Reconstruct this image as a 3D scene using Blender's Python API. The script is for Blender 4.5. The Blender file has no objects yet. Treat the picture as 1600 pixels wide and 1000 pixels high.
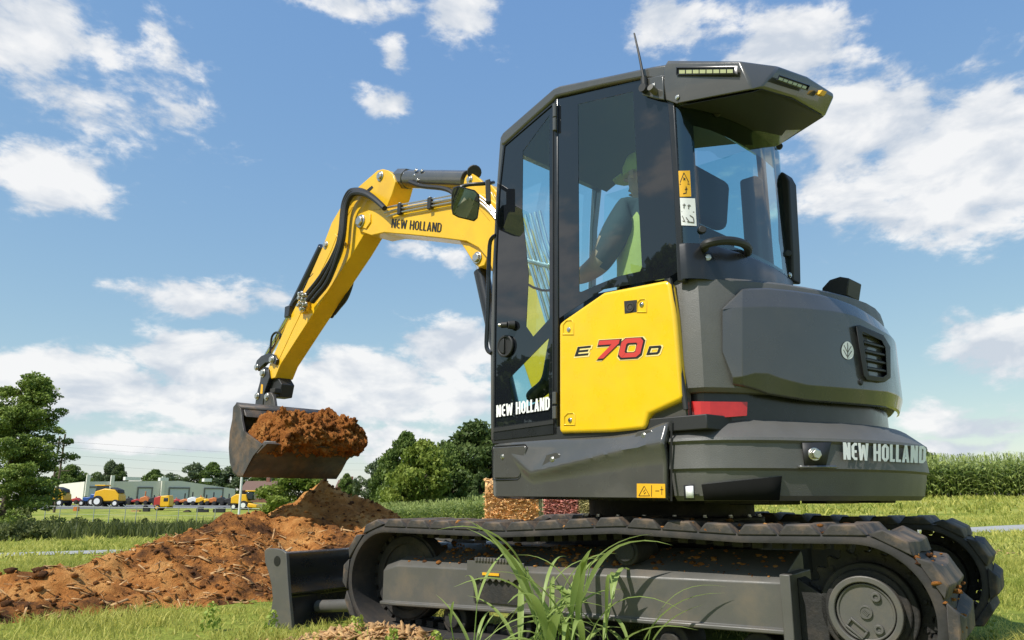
import bpy, bmesh, math, random
import numpy as np
from mathutils import Vector, Matrix, noise
random.seed(7); rng = np.random.default_rng(11)
scene = bpy.context.scene
# ------------------------------------------------------------------ camera
FPX, HZ, CAMZ = 1204.0, 780.6, 0.723
TH = math.atan((HZ - 500) / FPX)
cam = bpy.data.cameras.new('camera'); cam.sensor_width = 36; cam.lens = FPX / 1600 * 36
cam.clip_start = 0.05; cam.clip_end = 6000
camo = bpy.data.objects.new('camera', cam); scene.collection.objects.link(camo)
camo.location = (0, 0, CAMZ); camo.rotation_euler = (math.radians(90) + TH, 0, 0)
scene.camera = camo
# ------------------------------------------------------------------ exposure
vs = scene.view_settings
vs.view_transform = 'Standard'; vs.look = 'None'; vs.exposure = 0.2; vs.gamma = 1.0; vs.use_curve_mapping = False
# ------------------------------------------------------------------ sun
SUN_EL = math.radians(51); SUN_XY = Vector((-0.70, -0.58)).normalized()
TO_SUN = Vector((SUN_XY.x * math.cos(SUN_EL), SUN_XY.y * math.cos(SUN_EL), math.sin(SUN_EL)))
sl = bpy.data.lights.new('sun', 'SUN'); sl.energy = 4.3; sl.angle = math.radians(0.53); sl.color = (1.0, 0.955, 0.88)
so = bpy.data.objects.new('sun', sl); scene.collection.objects.link(so)
so.rotation_euler = TO_SUN.to_track_quat('Z', 'Y').to_euler(); so.location = (-8, -4, 20)
# ------------------------------------------------------------------ world: sky with fair-weather cumulus
def ray(px, py):
    r, u = px - 800, 500 - py
    return Vector((r, FPX * math.cos(TH) - u * math.sin(TH), u * math.cos(TH) + FPX * math.sin(TH)))
world = bpy.data.worlds.new('World'); scene.world = world; world.use_nodes = True
world.cycles.sampling_method = 'MANUAL'; world.cycles.sample_map_resolution = 512
wt = world.node_tree; wn, wl = wt.nodes, wt.links
for n in list(wn): wn.remove(n)
def wm(op, a, b=None, c=None, clamp=False):
    n = wn.new('ShaderNodeMath'); n.operation = op; n.use_clamp = clamp
    for i, x in enumerate((a, b, c)):
        if x is None: continue
        if isinstance(x, (int, float)): n.inputs[i].default_value = x
        else: wl.new(x, n.inputs[i])
    return n.outputs[0]
tc = wn.new('ShaderNodeTexCoord'); sx = wn.new('ShaderNodeSeparateXYZ'); wl.new(tc.outputs['Generated'], sx.inputs[0])
DX, DY, DZ = sx.outputs
sky = wn.new('ShaderNodeTexSky'); sky.sky_type = 'NISHITA'; sky.sun_disc = False
sky.sun_elevation = SUN_EL; sky.sun_rotation = math.atan2(SUN_XY.x, SUN_XY.y)
sky.air_density = 1.0; sky.dust_density = 0.15; sky.ozone_density = 1.6; sky.altitude = 100
AZ = wm('ARCTAN2', DX, DY); EL = wm('ARCSINE', DZ)
cmb = wn.new('ShaderNodeCombineXYZ')                     # puffs a little wider than tall, smaller towards the horizon
wl.new(wm('MULTIPLY', AZ, wm('COSINE', EL)), cmb.inputs[0]); wl.new(wm('MULTIPLY', wm('POWER', wm('MAXIMUM', EL, .001), .85), 1.45), cmb.inputs[1]); wl.new(DZ, cmb.inputs[2])
def fbm(scale, detail, rough, off=(0, 0, 0), dist=0.0):
    mp = wn.new('ShaderNodeMapping'); wl.new(cmb.outputs[0], mp.inputs['Vector']); mp.inputs['Location'].default_value = off
    n = wn.new('ShaderNodeTexNoise'); n.inputs['Scale'].default_value = scale; n.inputs['Detail'].default_value = detail
    n.inputs['Roughness'].default_value = rough; n.inputs['Distortion'].default_value = dist
    wl.new(mp.outputs[0], n.inputs['Vector']); return n.outputs['Fac']
# cumulus groups: centre (azimuth, elevation), half widths, strength
blobs = []
def pxblob(px, py, sx_, sy_, s):
    d = ray(px, py).normalized(); blobs.append((math.atan2(d.x, d.y), math.asin(d.z), sx_ / FPX, sy_ / FPX, s))
for b in [(60, 45, 140, 66, .34), (100, 150, 170, 70, .26), (250, 60, 80, 40, .20), (75, 268, 76, 48, .38), (225, 145, 40, 22, .12),
          (560, 8, 130, 22, .30), (720, 26, 74, 38, .33), (615, 80, 26, 32, .27), (603, 160, 54, 26, .31),
          (1040, 40, 70, 42, .32), (1240, 90, 110, 70, .36), (1330, 210, 120, 90, .36), (1470, 240, 160, 96, .44), (1580, 240, 100, 90, .38), (1350, 300, 130, 44, .32), (1120, 30, 150, 40, .18),
          (285, 466, 105, 32, .38), (430, 466, 38, 22, .26), (635, 388, 44, 20, .26), (710, 405, 26, 16, .22),
          (90, 595, 190, 50, .42), (330, 570, 120, 50, .42), (380, 625, 200, 42, .38), (560, 605, 150, 55, .42), (705, 550, 80, 48, .42), (700, 620, 120, 40, .26), (610, 690, 110, 34, .24),
          (190, 690, 190, 16, .27), (60, 680, 120, 22, .16), (1560, 545, 90, 46, .38), (1440, 650, 40, 22, .26), (1540, 668, 80, 20, .30), (1500, 700, 120, 14, .27), (1590, 640, 40, 16, .2)]:
    pxblob(*b)
blobs += [(-1.55, .30, .16, .08, .36), (-1.75, .22, .14, .07, .36), (-1.95, .42, .2, .1, .36), (-1.4, .14, .16, .05, .32)]
rb = random.Random(5)
for i in range(12):                                        # the same kind of sky all round
    az = rb.uniform(0.72, 2 * math.pi - 0.72); el = rb.uniform(0.05, 1.15)
    blobs.append((az if az < math.pi else az - 2 * math.pi, el, rb.uniform(.09, .22) / max(.35, math.cos(el)), rb.uniform(.05, .10), rb.uniform(.25, .38)))
ang = wn.new('ShaderNodeCombineXYZ'); wl.new(AZ, ang.inputs[0]); wl.new(EL, ang.inputs[1])
near = None
for (a0, e0, sa, se, s) in blobs:
    v = wn.new('ShaderNodeVectorMath'); v.operation = 'MULTIPLY_ADD'; wl.new(ang.outputs[0], v.inputs[0])
    v.inputs[1].default_value = (1 / sa, 1 / se, 0); v.inputs[2].default_value = (-a0 / sa, -e0 / se, math.sqrt(max(0, math.log(.42 / s) / .8)))
    l = wn.new('ShaderNodeVectorMath'); l.operation = 'LENGTH'; wl.new(v.outputs[0], l.inputs[0]); l = l.outputs['Value']
    near = l if near is None else wm('MINIMUM', near, l)
bias = wm('MULTIPLY', wm('EXPONENT', wm('MULTIPLY', wm('MULTIPLY', near, near), -.8)), .42)
n1 = fbm(9.0, 6, .56, (3.1, 1.7, .4), .3)
n2 = fbm(24.0, 6, .62, (7.3, 4.1, 2.0), .2)
nn = wm('ADD', wm('MULTIPLY', n1, .62), wm('MULTIPLY', n2, .38))
dens = wm('ADD', wm('SUBTRACT', nn, .5), wm('SUBTRACT', bias, .165))
mask = wn.new('ShaderNodeMapRange'); mask.interpolation_type = 'SMOOTHERSTEP'; wl.new(dens, mask.inputs[0])
mask.inputs[1].default_value = -.06; mask.inputs[2].default_value = .125
# thicker middles are whiter, thin and low parts greyer
n3 = fbm(9.0, 4, .56, (3.1 - .012, 1.7 + .040, .4), .3)
shade = wn.new('ShaderNodeMapRange'); wl.new(wm('ADD', wm('SUBTRACT', n1, n3), wm('MULTIPLY', dens, .25)), shade.inputs[0])
shade.inputs[1].default_value = -.10; shade.inputs[2].default_value = .15
ccol = wn.new('ShaderNodeMix'); ccol.data_type = 'RGBA'; wl.new(shade.outputs[0], ccol.inputs['Factor'])
ccol.inputs['A'].default_value = (.54, .59, .66, 1); ccol.inputs['B'].default_value = (.83, .83, .83, 1)
skm = wn.new('ShaderNodeVectorMath'); skm.operation = 'MULTIPLY'; wl.new(sky.outputs[0], skm.inputs[0]); skm.inputs[1].default_value = (.165, .168, .160)
# a photograph's softer sky: tones drawn together towards the horizon, evenly all round
sp_ = wn.new('ShaderNodeSeparateXYZ'); wl.new(skm.outputs[0], sp_.inputs[0]); skc = wn.new('ShaderNodeCombineXYZ')
for k, (o_, i_, g_) in enumerate(((.182, .196, .73), (.335, .332, .56), (.572, .567, .20))):
    wl.new(wm('MULTIPLY', wm('POWER', wm('MULTIPLY', sp_.outputs[k], 1 / i_), g_), o_), skc.inputs[k])
skm = skc
mx = wn.new('ShaderNodeMix'); mx.data_type = 'RGBA'
wl.new(wm('MULTIPLY', mask.outputs[0], .94), mx.inputs['Factor']); wl.new(skm.outputs[0], mx.inputs['A']); wl.new(ccol.outputs['Result'], mx.inputs['B'])
bg = wn.new('ShaderNodeBackground'); bg.inputs['Strength'].default_value = 1.0
wo = wn.new('ShaderNodeOutputWorld'); wl.new(mx.outputs['Result'], bg.inputs['Color']); wl.new(bg.outputs[0], wo.inputs[0])
# ------------------------------------------------------------------ frames of the machine and of the ground
CTR = Vector((.883, 4.426, 0)); AH, AT = math.radians(45), .613
HU, HV = Vector((math.cos(AH), -math.sin(AH), 0)), Vector((-math.sin(AH), -math.cos(AH), 0))     # house: rearward, to its left
TU, TV = Vector((math.cos(AT), -math.sin(AT), 0)), Vector((-math.sin(AT), -math.cos(AT), 0))     # undercarriage
ZZ = Vector((0, 0, 1)); EYE = Vector((0, 0, CAMZ))
def H(u, v, z): return CTR + HU * u + HV * v + ZZ * z
def T(u, v, z): return CTR + TU * u + TV * v + ZZ * z
def on_plane(px, py, v, ax):
    r = ray(px, py); t = (v - (EYE - CTR).dot(ax)) / r.dot(ax); return EYE + r * t
def HS(px, py, v=1.0): return on_plane(px, py, v, HV)          # a sight line met with the house's side plane
def TS(px, py, v): return on_plane(px, py, v, TV)
def HUV(P): d = P - CTR; return d.dot(HU), d.dot(HV), P.z
def at(px, D, z=None, py=None):                                # a point of the land at distance D
    r = ray(px, HZ + FPX * (CAMZ - min(z, CAMZ)) / D if py is None else py); k = D / r.y; p = EYE + r * k
    if py is None: p.z = z
    return p
def interp(x, xs, ys): return float(np.interp(x, xs, ys))
ZL = ([0, 12, 20, 40, 85, 127, 180, 3000], [0, 0, -.25, -1.1, -2.3, -1.1, 0, 0])
ZR = ([0, 22, 47, 60, 3000], [0, 0, .75, .9, .9])
def land(x, y):
    D = math.hypot(x, y); az = math.atan2(x, y)
    w = min(1, max(0, (az + .12) / .42)); w = w * w * (3 - 2 * w)
    zl, zr = interp(D, *ZL), interp(D, *ZR)
    z = zl * (1 - w) + zr * w
    k = min(1, max(0, (abs(az) - 1.2) / .6)); z *= 1 - k
    return z + .02 * noise.noise(Vector((x * .35, y * .35, 0))) * min(1, D / 6)
# ------------------------------------------------------------------ materials
MATS = {}
def mat(name, base, rough=.5, metal=0.0, spec=.5, coat=0.0, coatr=.1, var=0.0, vscale=6.0, bump=0.0, bscale=60.0, rvar=0.0, dirt=None, dscale=3.0, damt=.5, bdist=.01, bdetail=4):
    m = bpy.data.materials.new(name); m.use_nodes = True; nt = m.node_tree; N, Lk = nt.nodes, nt.links
    p = N['Principled BSDF']; p.inputs['Base Color'].default_value = (*base, 1); p.inputs['Roughness'].default_value = rough
    p.inputs['Metallic'].default_value = metal; p.inputs['Specular IOR Level'].default_value = spec
    p.inputs['Coat Weight'].default_value = coat; p.inputs['Coat Roughness'].default_value = coatr
    t = N.new('ShaderNodeTexCoord')
    col = None
    def nz(scale, detail=5, rough_=.6):
        n = N.new('ShaderNodeTexNoise'); n.inputs['Scale'].default_value = scale; n.inputs['Detail'].default_value = detail
        n.inputs['Roughness'].default_value = rough_; Lk.new(t.outputs['Object'], n.inputs['Vector']); return n.outputs['Fac']
    if var > 0:
        r = N.new('ShaderNodeMapRange'); Lk.new(nz(vscale), r.inputs[0]); r.inputs[1].default_value = .3; r.inputs[2].default_value = .7
        r.inputs[3].default_value = 1 - var; r.inputs[4].default_value = 1 + var
        v = N.new('ShaderNodeVectorMath'); v.operation = 'SCALE'; v.inputs[0].default_value = base; Lk.new(r.outputs[0], v.inputs['Scale']); col = v.outputs[0]
    if dirt is not None:
        r = N.new('ShaderNodeMapRange'); Lk.new(nz(dscale, 8, .65), r.inputs[0]); r.inputs[1].default_value = .48; r.inputs[2].default_value = .68
        r.inputs[4].default_value = damt
        x = N.new('ShaderNodeMix'); x.data_type = 'RGBA'; Lk.new(r.outputs[0], x.inputs['Factor']); x.inputs['A'].default_value = (*base, 1); x.inputs['B'].default_value = (*dirt, 1)
        if col is not None: Lk.new(col, x.inputs['A'])
        col = x.outputs['Result']
    if col is not None: Lk.new(col, p.inputs['Base Color'])
    if rvar > 0:
        r = N.new('ShaderNodeMapRange'); Lk.new(nz(vscale * 1.7, 6), r.inputs[0]); r.inputs[1].default_value = .3; r.inputs[2].default_value = .7
        r.inputs[3].default_value = max(.02, rough - rvar); r.inputs[4].default_value = min(1, rough + rvar); Lk.new(r.outputs[0], p.inputs['Roughness'])
    if bump > 0:
        b = N.new('ShaderNodeBump'); b.inputs['Strength'].default_value = bump; b.inputs['Distance'].default_value = bdist
        Lk.new(nz(bscale, bdetail), b.inputs['Height']); Lk.new(b.outputs[0], p.inputs['Normal'])
    MATS[name] = m; return m
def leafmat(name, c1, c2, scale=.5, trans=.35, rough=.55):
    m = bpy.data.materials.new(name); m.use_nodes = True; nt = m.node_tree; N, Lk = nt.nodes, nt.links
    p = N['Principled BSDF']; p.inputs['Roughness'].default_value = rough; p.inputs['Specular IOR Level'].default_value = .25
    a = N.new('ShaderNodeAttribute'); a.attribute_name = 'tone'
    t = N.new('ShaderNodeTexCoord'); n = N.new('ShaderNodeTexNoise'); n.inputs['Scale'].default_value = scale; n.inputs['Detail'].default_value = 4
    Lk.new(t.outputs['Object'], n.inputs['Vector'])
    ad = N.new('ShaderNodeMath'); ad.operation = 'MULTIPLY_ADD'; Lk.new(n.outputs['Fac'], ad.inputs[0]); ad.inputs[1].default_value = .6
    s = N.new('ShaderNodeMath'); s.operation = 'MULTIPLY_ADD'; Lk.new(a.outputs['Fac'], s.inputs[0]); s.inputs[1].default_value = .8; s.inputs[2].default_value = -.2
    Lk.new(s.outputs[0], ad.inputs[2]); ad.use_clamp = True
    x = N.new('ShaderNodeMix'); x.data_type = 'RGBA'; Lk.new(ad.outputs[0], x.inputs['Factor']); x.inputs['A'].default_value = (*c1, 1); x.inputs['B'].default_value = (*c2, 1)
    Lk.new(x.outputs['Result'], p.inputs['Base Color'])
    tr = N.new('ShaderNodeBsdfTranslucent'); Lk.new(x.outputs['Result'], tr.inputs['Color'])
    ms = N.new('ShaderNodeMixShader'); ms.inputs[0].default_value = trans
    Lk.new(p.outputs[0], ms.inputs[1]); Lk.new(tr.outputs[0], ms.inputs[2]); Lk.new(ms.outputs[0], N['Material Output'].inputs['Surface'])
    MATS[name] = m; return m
def glassmat(name, tint, ior=1.5, rough=0.0):
    m = bpy.data.materials.new(name); m.use_nodes = True; nt = m.node_tree; N, Lk = nt.nodes, nt.links
    N.remove(N['Principled BSDF'])
    tb = N.new('ShaderNodeBsdfTransparent'); tb.inputs[0].default_value = (*tint, 1)
    g = N.new('ShaderNodeBsdfGlossy'); g.inputs['Roughness'].default_value = rough; g.inputs[0].default_value = (1, 1, 1, 1)
    ge = N.new('ShaderNodeNewGeometry'); dt = N.new('ShaderNodeVectorMath'); dt.operation = 'DOT_PRODUCT'; Lk.new(ge.outputs['Incoming'], dt.inputs[0]); Lk.new(ge.outputs['Normal'], dt.inputs[1])
    def M(op, a, b=None, c=None):
        n = N.new('ShaderNodeMath'); n.operation = op
        for i, x in enumerate((a, b, c)):
            if x is None: continue
            if isinstance(x, (int, float)): n.inputs[i].default_value = x
            else: Lk.new(x, n.inputs[i])
        return n.outputs[0]
    f = M('MULTIPLY_ADD', M('POWER', M('SUBTRACT', 1.0, M('ABSOLUTE', dt.outputs['Value'])), 5.0), .90, .10)      # thin pane: both faces reflect
    ms = N.new('ShaderNodeMixShader'); Lk.new(f, ms.inputs[0]); Lk.new(tb.outputs[0], ms.inputs[1]); Lk.new(g.outputs[0], ms.inputs[2])
    Lk.new(ms.outputs[0], N['Material Output'].inputs['Surface']); MATS[name] = m; return m
mat('yellow', (.90, .555, .012), .32, coat=.5, coatr=.08, var=.045, vscale=5, rvar=.12, dirt=(.72, .46, .05), dscale=4, damt=.35, bump=.02, bscale=90)
mat('yellow_boom', (.86, .50, .014), .35, coat=.35, coatr=.12, var=.06, vscale=4, rvar=.08, dirt=(.45, .22, .04), dscale=2.2, damt=.25)
mat('charcoal', (.076, .074, .070), .24, coat=.7, coatr=.05, var=.08, vscale=3, rvar=.10, dirt=(.15, .13, .10), dscale=3.2, damt=.28, bump=.02, bscale=70)
mat('charcoal_rough', (.108, .106, .101), .46, var=.12, vscale=5, bump=.4, bscale=240, bdist=.004, dirt=(.14, .12, .09), dscale=2, damt=.25)
mat('hood_gloss', (.066, .067, .070), .24, coat=.5, coatr=.05, var=.06, vscale=4, rvar=.10, dirt=(.115, .105, .09), dscale=3, damt=.3, bump=.02, bscale=9)
mat('frame_grey', (.104, .100, .091), .45, var=.1, vscale=5, rvar=.12, dirt=(.19, .145, .10), dscale=5, damt=.45, bump=.05, bscale=140)
mat('black_paint', (.016, .017, .019), .30, coat=.2, rvar=.06, var=.15, vscale=6)
mat('black_plastic', (.022, .022, .023), .55, bump=.1, bscale=240, bdist=.003)
mat('frit', (.010, .012, .016), .015, spec=.9)
mat('rubber', (.030, .028, .027), .78, var=.25, vscale=9, bump=.3, bscale=45, bdist=.006, dirt=(.10, .075, .055), dscale=6, damt=.5)
mat('rubber_lug', (.052, .047, .043), .78, var=.3, vscale=11, bump=.4, bscale=34, bdist=.008, dirt=(.26, .17, .10), dscale=7, damt=.75)
mat('dusty_black', (.022, .021, .020), .7, var=.3, vscale=8, dirt=(.085, .066, .048), dscale=7, damt=.6, bump=.3, bscale=60)
mat('chrome', (.75, .75, .74), .16, metal=1, rvar=.05)
mat('zinc', (.62, .60, .55), .32, metal=1, var=.12, vscale=30)
mat('hose', (.014, .014, .015), .5, bump=.25, bscale=220, bdist=.003)
mat('steel_worn', (.075, .07, .066), .55, metal=.25, var=.35, vscale=7, rvar=.12, dirt=(.24, .15, .085), dscale=4.5, damt=.75, bump=.15, bscale=40)
mat('white_print', (.90, .90, .89), .5); mat('black_print', (.015, .015, .015), .45)
mat('red_print', (.62, .055, .045), .42); mat('pale_print', (.9, .72, .28), .45)
mat('label_yellow', (.85, .45, .02), .45, var=.05); mat('label_white', (.80, .80, .80), .45, var=.05)
mat('red_lens', (.58, .02, .02), .22, coat=.5, var=.12, vscale=20)
mat('led', (.42, .44, .22), .2, coat=.6); mat('led_frame', (.02, .02, .02), .3)
mat('recess_shade', (.013, .013, .012), 1.0, spec=0.0)  # dead black for the painted shade of a recess
mat('mirror', (.86, .88, .88), .02, metal=1)
mat('seat_fabric', (.016, .017, .02), .85, bump=.2, bscale=180)
mat('skin', (.52, .29, .20), .55, var=.08, vscale=14); mat('tshirt', (.040, .050, .055), .85, bump=.25, bscale=26, bdist=.01, var=.2)
mat('hivis', (.52, .48, .10), .7, bump=.25, bscale=24, bdist=.01); mat('denim', (.05, .07, .12), .85); mat('boot', (.04, .03, .02), .7)
mat('hair', (.05, .035, .025), .7)
glassmat('glass', (.72, .93, .94)); glassmat('glass_dark', (.50, .74, .78))
# ------------------------------------------------------------------ mesh helpers
COL = scene.collection; RL = {}
class MB:
    def __init__(s): s.v, s.f = [], []
    def add(s, vs, fs): o = len(s.v); s.v += [Vector(x) for x in vs]; s.f += [tuple(i + o for i in q) for q in fs]; return s
    def prism(s, pts, d):                      # outline pts pushed by vector d
        n = len(pts); pts = [Vector(p) for p in pts]; d = Vector(d)
        return s.add(pts + [p + d for p in pts], [tuple(range(n)), tuple(range(2 * n - 1, n - 1, -1))] + [(i, i + n, (i + 1) % n + n, (i + 1) % n) for i in range(n)])
    def box(s, c, ax, ay, az):                 # centre and three half-axis vectors
        c, ax, ay, az = map(Vector, (c, ax, ay, az))
        p = [c + ax * i + ay * j + az * k for k in (-1, 1) for i, j in ((-1, -1), (1, -1), (1, 1), (-1, 1))]
        return s.add(p, [(3, 2, 1, 0), (4, 5, 6, 7), (0, 1, 5, 4), (1, 2, 6, 5), (2, 3, 7, 6), (3, 0, 4, 7)])
    def cyl(s, a, b, r, n=20, r2=None, cap=True):
        a, b = Vector(a), Vector(b); d = (b - a).normalized(); x = d.orthogonal().normalized(); y = d.cross(x); r2 = r if r2 is None else r2
        p = [a + (x * math.cos(t) + y * math.sin(t)) * r for t in [2 * math.pi * i / n for i in range(n)]]
        q = [b + (x * math.cos(t) + y * math.sin(t)) * r2 for t in [2 * math.pi * i / n for i in range(n)]]
        f = [(i, (i + 1) % n, (i + 1) % n + n, i + n) for i in range(n)]
        if cap: f += [tuple(range(n - 1, -1, -1)), tuple(range(n, 2 * n))]
        return s.add(p + q, f)
    def ring(s, c, ax, r1, r2, h, n=36):       # flat ring of height h along ax
        c, ax = Vector(c), Vector(ax).normalized(); x = ax.orthogonal().normalized(); y = ax.cross(x); P = []
        for (r, k) in ((r1, 0), (r2, 0), (r2, h), (r1, h)):
            P += [c + (x * math.cos(2 * math.pi * i / n) + y * math.sin(2 * math.pi * i / n)) * r + ax * k for i in range(n)]
        return s.add(P, [(k * n + i, k * n + (i + 1) % n, ((k + 1) % 4) * n + (i + 1) % n, ((k + 1) % 4) * n + i) for k in range(4) for i in range(n)])
    def tube(s, pts, r, n=8, smooth=3, closed=False):
        pts = [Vector(p) for p in pts]
        if smooth and len(pts) > 2:
            q = []
            for i in range(len(pts) - 1):
                p0, p1, p2, p3 = pts[max(i - 1, 0)], pts[i], pts[i + 1], pts[min(i + 2, len(pts) - 1)]
                for k in range(smooth):
                    t = k / smooth
                    q.append(.5 * ((2 * p1) + (p2 - p0) * t + (2 * p0 - 5 * p1 + 4 * p2 - p3) * t * t + (3 * p1 - p0 - 3 * p2 + p3) * t ** 3))
            q.append(pts[-1]); pts = q
        x = None; P = []
        for i, p in enumerate(pts):
            d = (pts[min(i + 1, len(pts) - 1)] - pts[max(i - 1, 0)]).normalized()
            x = d.orthogonal().normalized() if x is None else (x - d * x.dot(d)).normalized()
            y = d.cross(x); rr = r(i / (len(pts) - 1)) if callable(r) else r
            P += [p + (x * math.cos(2 * math.pi * k / n) + y * math.sin(2 * math.pi * k / n)) * rr for k in range(n)]
        m = len(pts)
        return s.add(P, [(i * n + k, i * n + (k + 1) % n, (i + 1) * n + (k + 1) % n, (i + 1) * n + k) for i in range(m - 1) for k in range(n)] + [tuple(range(n - 1, -1, -1)), tuple(range((m - 1) * n, m * n))])
    def loft(s, rows, closed=False, caps=False):
        n = len(rows[0]); P = [p for r in rows for p in r]
        f = [(i * n + k, i * n + (k + 1) % n, (i + 1) * n + (k + 1) % n, (i + 1) * n + k) for i in range(len(rows) - 1) for k in range(n if closed else n - 1)]
        if caps: f += [tuple(range(n - 1, -1, -1)), tuple(range((len(rows) - 1) * n, len(rows) * n))]
        return s.add(P, f)
    def build(s, name, m, parent=None, bevel=0, seg=2, smooth=35, label=None):
        loc = RL[parent] if parent else Vector((0, 0, 0))
        me = bpy.data.meshes.new(name); me.from_pydata([tuple(p - loc) for p in s.v], [], s.f)
        bm = bmesh.new(); bm.from_mesh(me); bmesh.ops.remove_doubles(bm, verts=bm.verts, dist=1e-5); bmesh.ops.recalc_face_normals(bm, faces=bm.faces); bm.to_mesh(me); bm.free()
        me.materials.append(MATS[m] if isinstance(m, str) else m)
        if smooth: me.shade_smooth(); me.set_sharp_from_angle(angle=math.radians(smooth))
        o = bpy.data.objects.new(name, me); COL.objects.link(o)
        if parent: o.parent = parent
        RL[o] = loc
        if bevel:
            b = o.modifiers.new('bevel', 'BEVEL'); b.width = bevel; b.segments = seg; b.limit_method = 'ANGLE'; b.angle_limit = math.radians(32)
        if label: o['label'] = label
        return o
def thing(name, label, cat, loc, group=None):
    o = bpy.data.objects.new(name, None); COL.objects.link(o); o.location = loc; o.empty_display_size = .2
    o['label'] = label; o['category'] = cat; RL[o] = Vector(loc)
    if group: o['group'] = group
    return o
def tag(o, label, cat, group=None, kind=None):
    if kind: o['kind'] = kind
    if label: o['label'] = label
    if cat: o['category'] = cat
    if group: o['group'] = group
    return o
def rebase(o, loc):                                # put a one-mesh thing's origin at its base
    loc = Vector(loc); o.data.transform(Matrix.Translation(-loc)); o.location = loc; return o
def arr_mesh(name, V, F, m, tone=None, smooth=False):    # big meshes straight from arrays (all faces the same size)
    me = bpy.data.meshes.new(name); V = np.asarray(V, np.float32).reshape(-1, 3); F = np.asarray(F, np.int32); k = F.shape[1]
    me.vertices.add(len(V)); me.vertices.foreach_set('co', V.ravel())
    me.loops.add(F.size); me.loops.foreach_set('vertex_index', F.ravel())
    me.polygons.add(len(F)); me.polygons.foreach_set('loop_start', np.arange(0, F.size, k, dtype=np.int32)); me.polygons.foreach_set('loop_total', np.full(len(F), k, np.int32))
    me.update(calc_edges=True)
    if smooth: me.polygons.foreach_set('use_smooth', np.ones(len(F), bool))
    if tone is not None:
        a = me.attributes.new('tone', 'FLOAT', 'POINT'); a.data.foreach_set('value', np.asarray(tone, np.float32))
    me.materials.append(MATS[m]); me.validate(); return me
def link(name, me, parent=None, loc=None):
    o = bpy.data.objects.new(name, me); COL.objects.link(o)
    if parent: o.parent = parent
    if loc is not None: o.location = loc
    RL[o] = Vector(o.location); return o
# ================================================================== ground
def build_ground():
    rad = np.concatenate([np.linspace(.4, 30, 75), np.geomspace(31, 3500, 70)]); na = 288
    V = [(0, 0, 0)]; F = []
    for r in rad:
        for k in range(na):
            a = 2 * math.pi * k / na; x, y = r * math.sin(a), r * math.cos(a); V.append((x, y, land(x, y)))
    me = bpy.data.meshes.new('ground')
    F = [(0, 1 + (k + 1) % na, 1 + k) for k in range(na)]
    for i in range(len(rad) - 1):
        o = 1 + i * na
        F += [(o + k, o + (k + 1) % na, o + na + (k + 1) % na, o + na + k) for k in range(na)]
    me.from_pydata(V, [], F); me.shade_smooth(); me.materials.append(MATS['turf'])
    o = bpy.data.objects.new('ground', me); COL.objects.link(o); o['kind'] = 'structure'; o['label'] = 'grassy field with worn yellowish patches'
    return o
def turfmat():
    m = bpy.data.materials.new('turf'); m.use_nodes = True; nt = m.node_tree; N, Lk = nt.nodes, nt.links
    p = N['Principled BSDF']; p.inputs['Roughness'].default_value = .9; p.inputs['Specular IOR Level'].default_value = .1
    t = N.new('ShaderNodeTexCoord')
    def nz(s, d=6, r=.6):
        n = N.new('ShaderNodeTexNoise'); n.inputs['Scale'].default_value = s; n.inputs['Detail'].default_value = d; n.inputs['Roughness'].default_value = r
        Lk.new(t.outputs['Object'], n.inputs['Vector']); return n.outputs['Fac']
    r1 = N.new('ShaderNodeValToRGB'); Lk.new(nz(.35, 10, .7), r1.inputs[0])
    e = r1.color_ramp.elements; e[0].position = .34; e[0].color = (.15, .20, .03, 1); e[1].position = .66; e[1].color = (.44, .40, .12, 1)
    x = e.new(.5) if False else r1.color_ramp.elements.new(.5); x.color = (.28, .31, .055, 1)
    r2 = N.new('ShaderNodeMapRange'); Lk.new(nz(9, 8, .75), r2.inputs[0]); r2.inputs[1].default_value = .3; r2.inputs[2].default_value = .7; r2.inputs[3].default_value = .55; r2.inputs[4].default_value = 1.35
    v = N.new('ShaderNodeVectorMath'); v.operation = 'SCALE'; Lk.new(r1.outputs[0], v.inputs[0]); Lk.new(r2.outputs[0], v.inputs['Scale'])
    Lk.new(v.outputs[0], p.inputs['Base Color'])
    b = N.new('ShaderNodeBump'); b.inputs['Strength'].default_value = .6; b.inputs['Distance'].default_value = .06; Lk.new(nz(14, 8, .7), b.inputs['Height']); Lk.new(b.outputs[0], p.inputs['Normal'])
    MATS['turf'] = m
turfmat(); build_ground()
mat('gravel', (.36, .36, .35), .9, var=.18, vscale=30, bump=.5, bscale=120, bdist=.01, dirt=(.30, .27, .2), dscale=1.5, damt=.5)
def strip(name, pts, w, m, dz=.012, label=None):
    R = []
    for i, p in enumerate(pts):
        d = (Vector(pts[min(i + 1, len(pts) - 1)]) - Vector(pts[max(i - 1, 0)])); n = Vector((-d.y, d.x, 0)).normalized()
        R.append([Vector((p[0] + n.x * w * k, p[1] + n.y * w * k, land(p[0] + n.x * w * k, p[1] + n.y * w * k) + dz)) for k in (-.5, -.2, .2, .5)])
    mb = MB(); mb.loft(R); o = mb.build(name, m, smooth=60); o['kind'] = 'structure'
    if label: o['label'] = label
    return o
strip('gravel_path', [(-7.5 + 20.5 * t, 11.45 + 8.1 * t + .35 * math.sin(t * 3)) for t in np.linspace(-1.5, 3.0, 90)], 1.75, 'gravel', label='pale gravel path crossing the field')

# ================================================================== the excavator
EX = thing('excavator', 'dark grey and yellow compact excavator lifting a bucket of soil', 'excavator', CTR)
def P_(pts, v=1.0): return [HS(x, y, v) for x, y in pts]
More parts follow.
